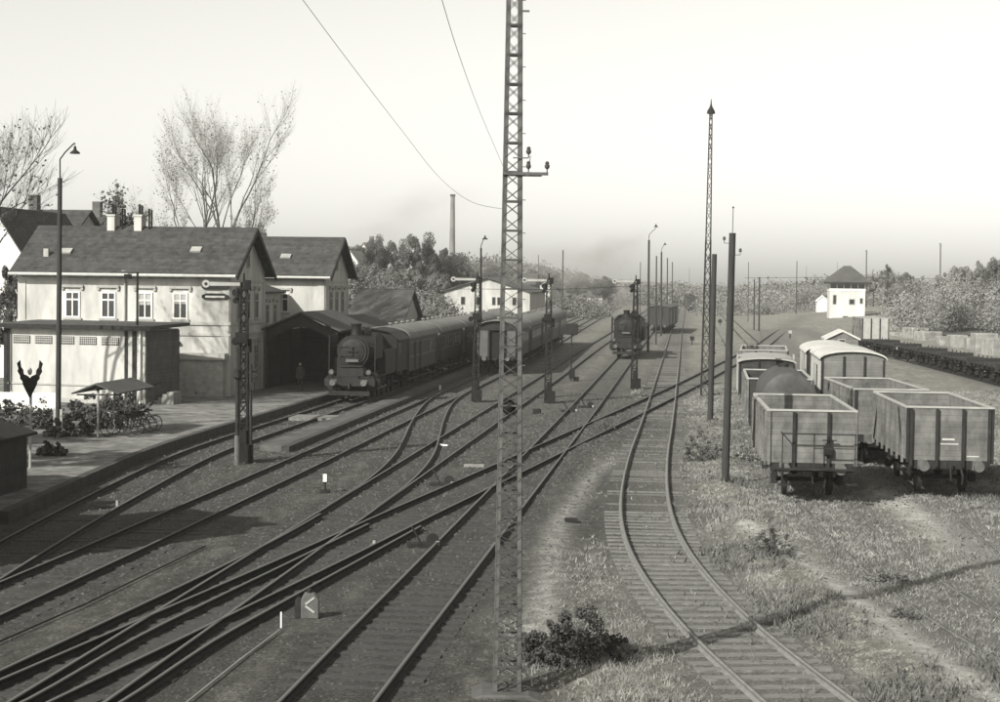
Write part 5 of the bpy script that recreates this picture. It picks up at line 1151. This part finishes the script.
def gw(X, Y):
    patch = .5+.5*np.sin(X*1.3+np.sin(Y*.9)*1.5)*np.sin(Y*.8+X*.5); w_ = zones(X, Y)*(.25+.75*patch)
    w_ *= np.clip((trk_dist(X, Y)-1.2)/.6, .03, 1); w_ *= 1-.9*np.exp(-(seg_dist(X, Y, path_l)/.5)**2); w_ *= 1-.85*np.exp(-(seg_dist(X, Y, path_r)/.9)**2); return np.clip(w_, 0, 1)
X, Y, g = scatter(190000, (-4.5, 30), (24, 120), gw, 5)
nb = 5; X = np.repeat(X, nb)+g.normal(size=len(X)*nb)*.06; Y = np.repeat(Y, nb)+g.normal(size=len(Y)*nb)*.06
Zg = ground_z(X, Y); n = len(X); h = g.uniform(.025,.11,n)*(.6+.8*(.5+.5*np.sin(X*.7)*np.sin(Y*.45))); a = g.uniform(0, 6.28, n); wd = g.uniform(.006,.016,n)*np.clip(Y/38, .8, 2.5); ln = g.normal(size=(n,2))*.06
V = np.stack([np.stack([X-np.cos(a)*wd, Y-np.sin(a)*wd, Zg-.01],-1), np.stack([X+np.cos(a)*wd, Y+np.sin(a)*wd, Zg-.01],-1), np.stack([X+ln[:,0], Y+ln[:,1], Zg+h],-1)],1).reshape(-1,3)
o = link('dry_grass', npmesh('dry_grass', V, np.arange(n*3).reshape(-1,3), M['drygrass'], 3)); tag(o, 'dry grass covering the ground right of the mast', 'grass', None, 'stuff')
def gw2(X, Y): return np.clip(zones(X, Y)*np.clip(np.sin(X*.55+1.7*np.sin(Y*.31))*np.sin(Y*.42-X*.2)-.15, .01, 1)*np.clip((trk_dist(X, Y)-.9)/.5, .12, 1)*(1-.95*np.exp(-(seg_dist(X, Y, path_l)/.6)**2)), 0, 1)
X, Y, g = scatter(120000, (-5.5, 30), (24, 120), gw2, 15)
X = np.repeat(X, 5)+g.normal(size=len(X)*5)*.09; Y = np.repeat(Y, 5)+g.normal(size=len(Y)*5)*.09; Zg = ground_z(X, Y); n = len(X); h = g.uniform(.04,.22,n); a = g.uniform(0,6.28,n); wd = g.uniform(.01,.03,n); ln = g.normal(size=(n,2))*.09
V = np.stack([np.stack([X-np.cos(a)*wd, Y-np.sin(a)*wd, Zg-.01],-1), np.stack([X+np.cos(a)*wd, Y+np.sin(a)*wd, Zg-.01],-1), np.stack([X+ln[:,0], Y+ln[:,1], Zg+h],-1)],1).reshape(-1,3)
o = link('weeds', npmesh('weeds', V, np.arange(n*3).reshape(-1,3), M['weed'], 3)); tag(o, 'darker weeds growing in patches through the dry grass', 'weeds', None, 'stuff')
X, Y, g = scatter(130000, (-30, 12), (24, 110), lambda X, Y: np.clip(.75-.35*zones(X,Y), 0, 1), 6)
Zg = ground_z(X, Y); n = len(X); s = (.014+.05*g.random(n)**2.2)*np.clip(Y/40,.8,2)
base = np.array([(1,0,0),(-.5,.87,0),(-.5,-.87,0),(0,0,1.0)]); V = (base[None]*s[:,None,None]*np.stack([g.uniform(.6,1.4,n),g.uniform(.6,1.4,n),g.uniform(.4,.9,n)],-1)[:,None,:]) + np.stack([X,Y,Zg-.005],-1)[:,None,:]
Fq = np.array([(0,1,3),(1,2,3),(2,0,3)])[None]+np.arange(n)[:,None,None]*4
o = link('gravel', npmesh('gravel', V.reshape(-1,3), Fq.reshape(-1,3), M['gravel'], 3)); tag(o, 'loose ballast stones and cinders scattered between the tracks', 'gravel', None, 'stuff')

# ------------------------------------------------------------------ engine smoke
def smoke(label, x_, y_, Y, size, dens, sc, tilt=0):
    c_ = PY(x_, y_, Y); o = MB().ball((0,0,0), 1, 24, 14).build('smoke', M['plateg'], None, True); o.location = c_; o.scale = size; o.rotation_euler = (0, tilt, 0); o.data.materials.clear()
    m = bpy.data.materials.new('smoke'); m.use_nodes = True; n = m.node_tree; n.nodes.clear(); a = n.nodes.new('ShaderNodeOutputMaterial'); v = n.nodes.new('ShaderNodeVolumePrincipled'); L = n.links.new
    tc = n.nodes.new('ShaderNodeTexCoord'); ln = n.nodes.new('ShaderNodeVectorMath'); ln.operation = 'LENGTH'; L(tc.outputs['Object'], ln.inputs[0])
    mr = n.nodes.new('ShaderNodeMapRange'); mr.interpolation_type = 'SMOOTHERSTEP'; mr.inputs['From Min'].default_value = 1; mr.inputs['From Max'].default_value = 0; L(ln.outputs['Value'], mr.inputs['Value'])
    nz = n.nodes.new('ShaderNodeTexNoise'); nz.inputs['Scale'].default_value = sc; nz.inputs['Detail'].default_value = 4; L(tc.outputs['Object'], nz.inputs['Vector'])
    m2 = n.nodes.new('ShaderNodeMapRange'); m2.inputs['From Min'].default_value = .38; m2.inputs['From Max'].default_value = .7; L(nz.outputs['Fac'], m2.inputs['Value'])
    ml = n.nodes.new('ShaderNodeMath'); ml.operation = 'MULTIPLY'; L(mr.outputs[0], ml.inputs[0]); L(m2.outputs[0], ml.inputs[1]); m3 = n.nodes.new('ShaderNodeMath'); m3.operation = 'MULTIPLY'; m3.inputs[1].default_value = dens; L(ml.outputs[0], m3.inputs[0])
    L(m3.outputs[0], v.inputs['Density']); v.inputs['Color'].default_value = (.45,.44,.41,1); L(v.outputs[0], a.inputs['Volume']); o.data.materials.append(m)
    tag(o, label, 'smoke', None, 'stuff')
smoke('dark smoke rising from the distant engine', 623, 296, 168, (1.8,3.0,2.6), .50, 2.2, -.3)
smoke('smoke of the distant engine spreading over the yard', 596, 262, 190, (8.5,9,3.8), .19, 2.4, -.45)
smoke('thin smoke low over the far tracks', 540, 262, 235, (18,14,5.0), .055, 2.6)
smoke('smoke drifting behind the station from the platform train', 405, 218, 150, (9,9,4.0), .075, 2.2, -.3)
# ------------------------------------------------------------------ haze
hz = MB().bb(-500, 500, -80, 780, -3, 40).build('haze', MATS['plate']); hz.data.materials.clear()
hm = bpy.data.materials.new('haze'); hm.use_nodes = True; n = hm.node_tree; n.nodes.clear(); o_ = n.nodes.new('ShaderNodeOutputMaterial'); v_ = n.nodes.new('ShaderNodeVolumePrincipled')
v_.inputs['Color'].default_value = (1,.99,.93,1); v_.inputs['Density'].default_value = 0.00018; v_.inputs['Anisotropy'].default_value = 0; n.links.new(v_.outputs[0], o_.inputs['Volume']); hz.data.materials.append(hm); tag(hz, kind='stuff')
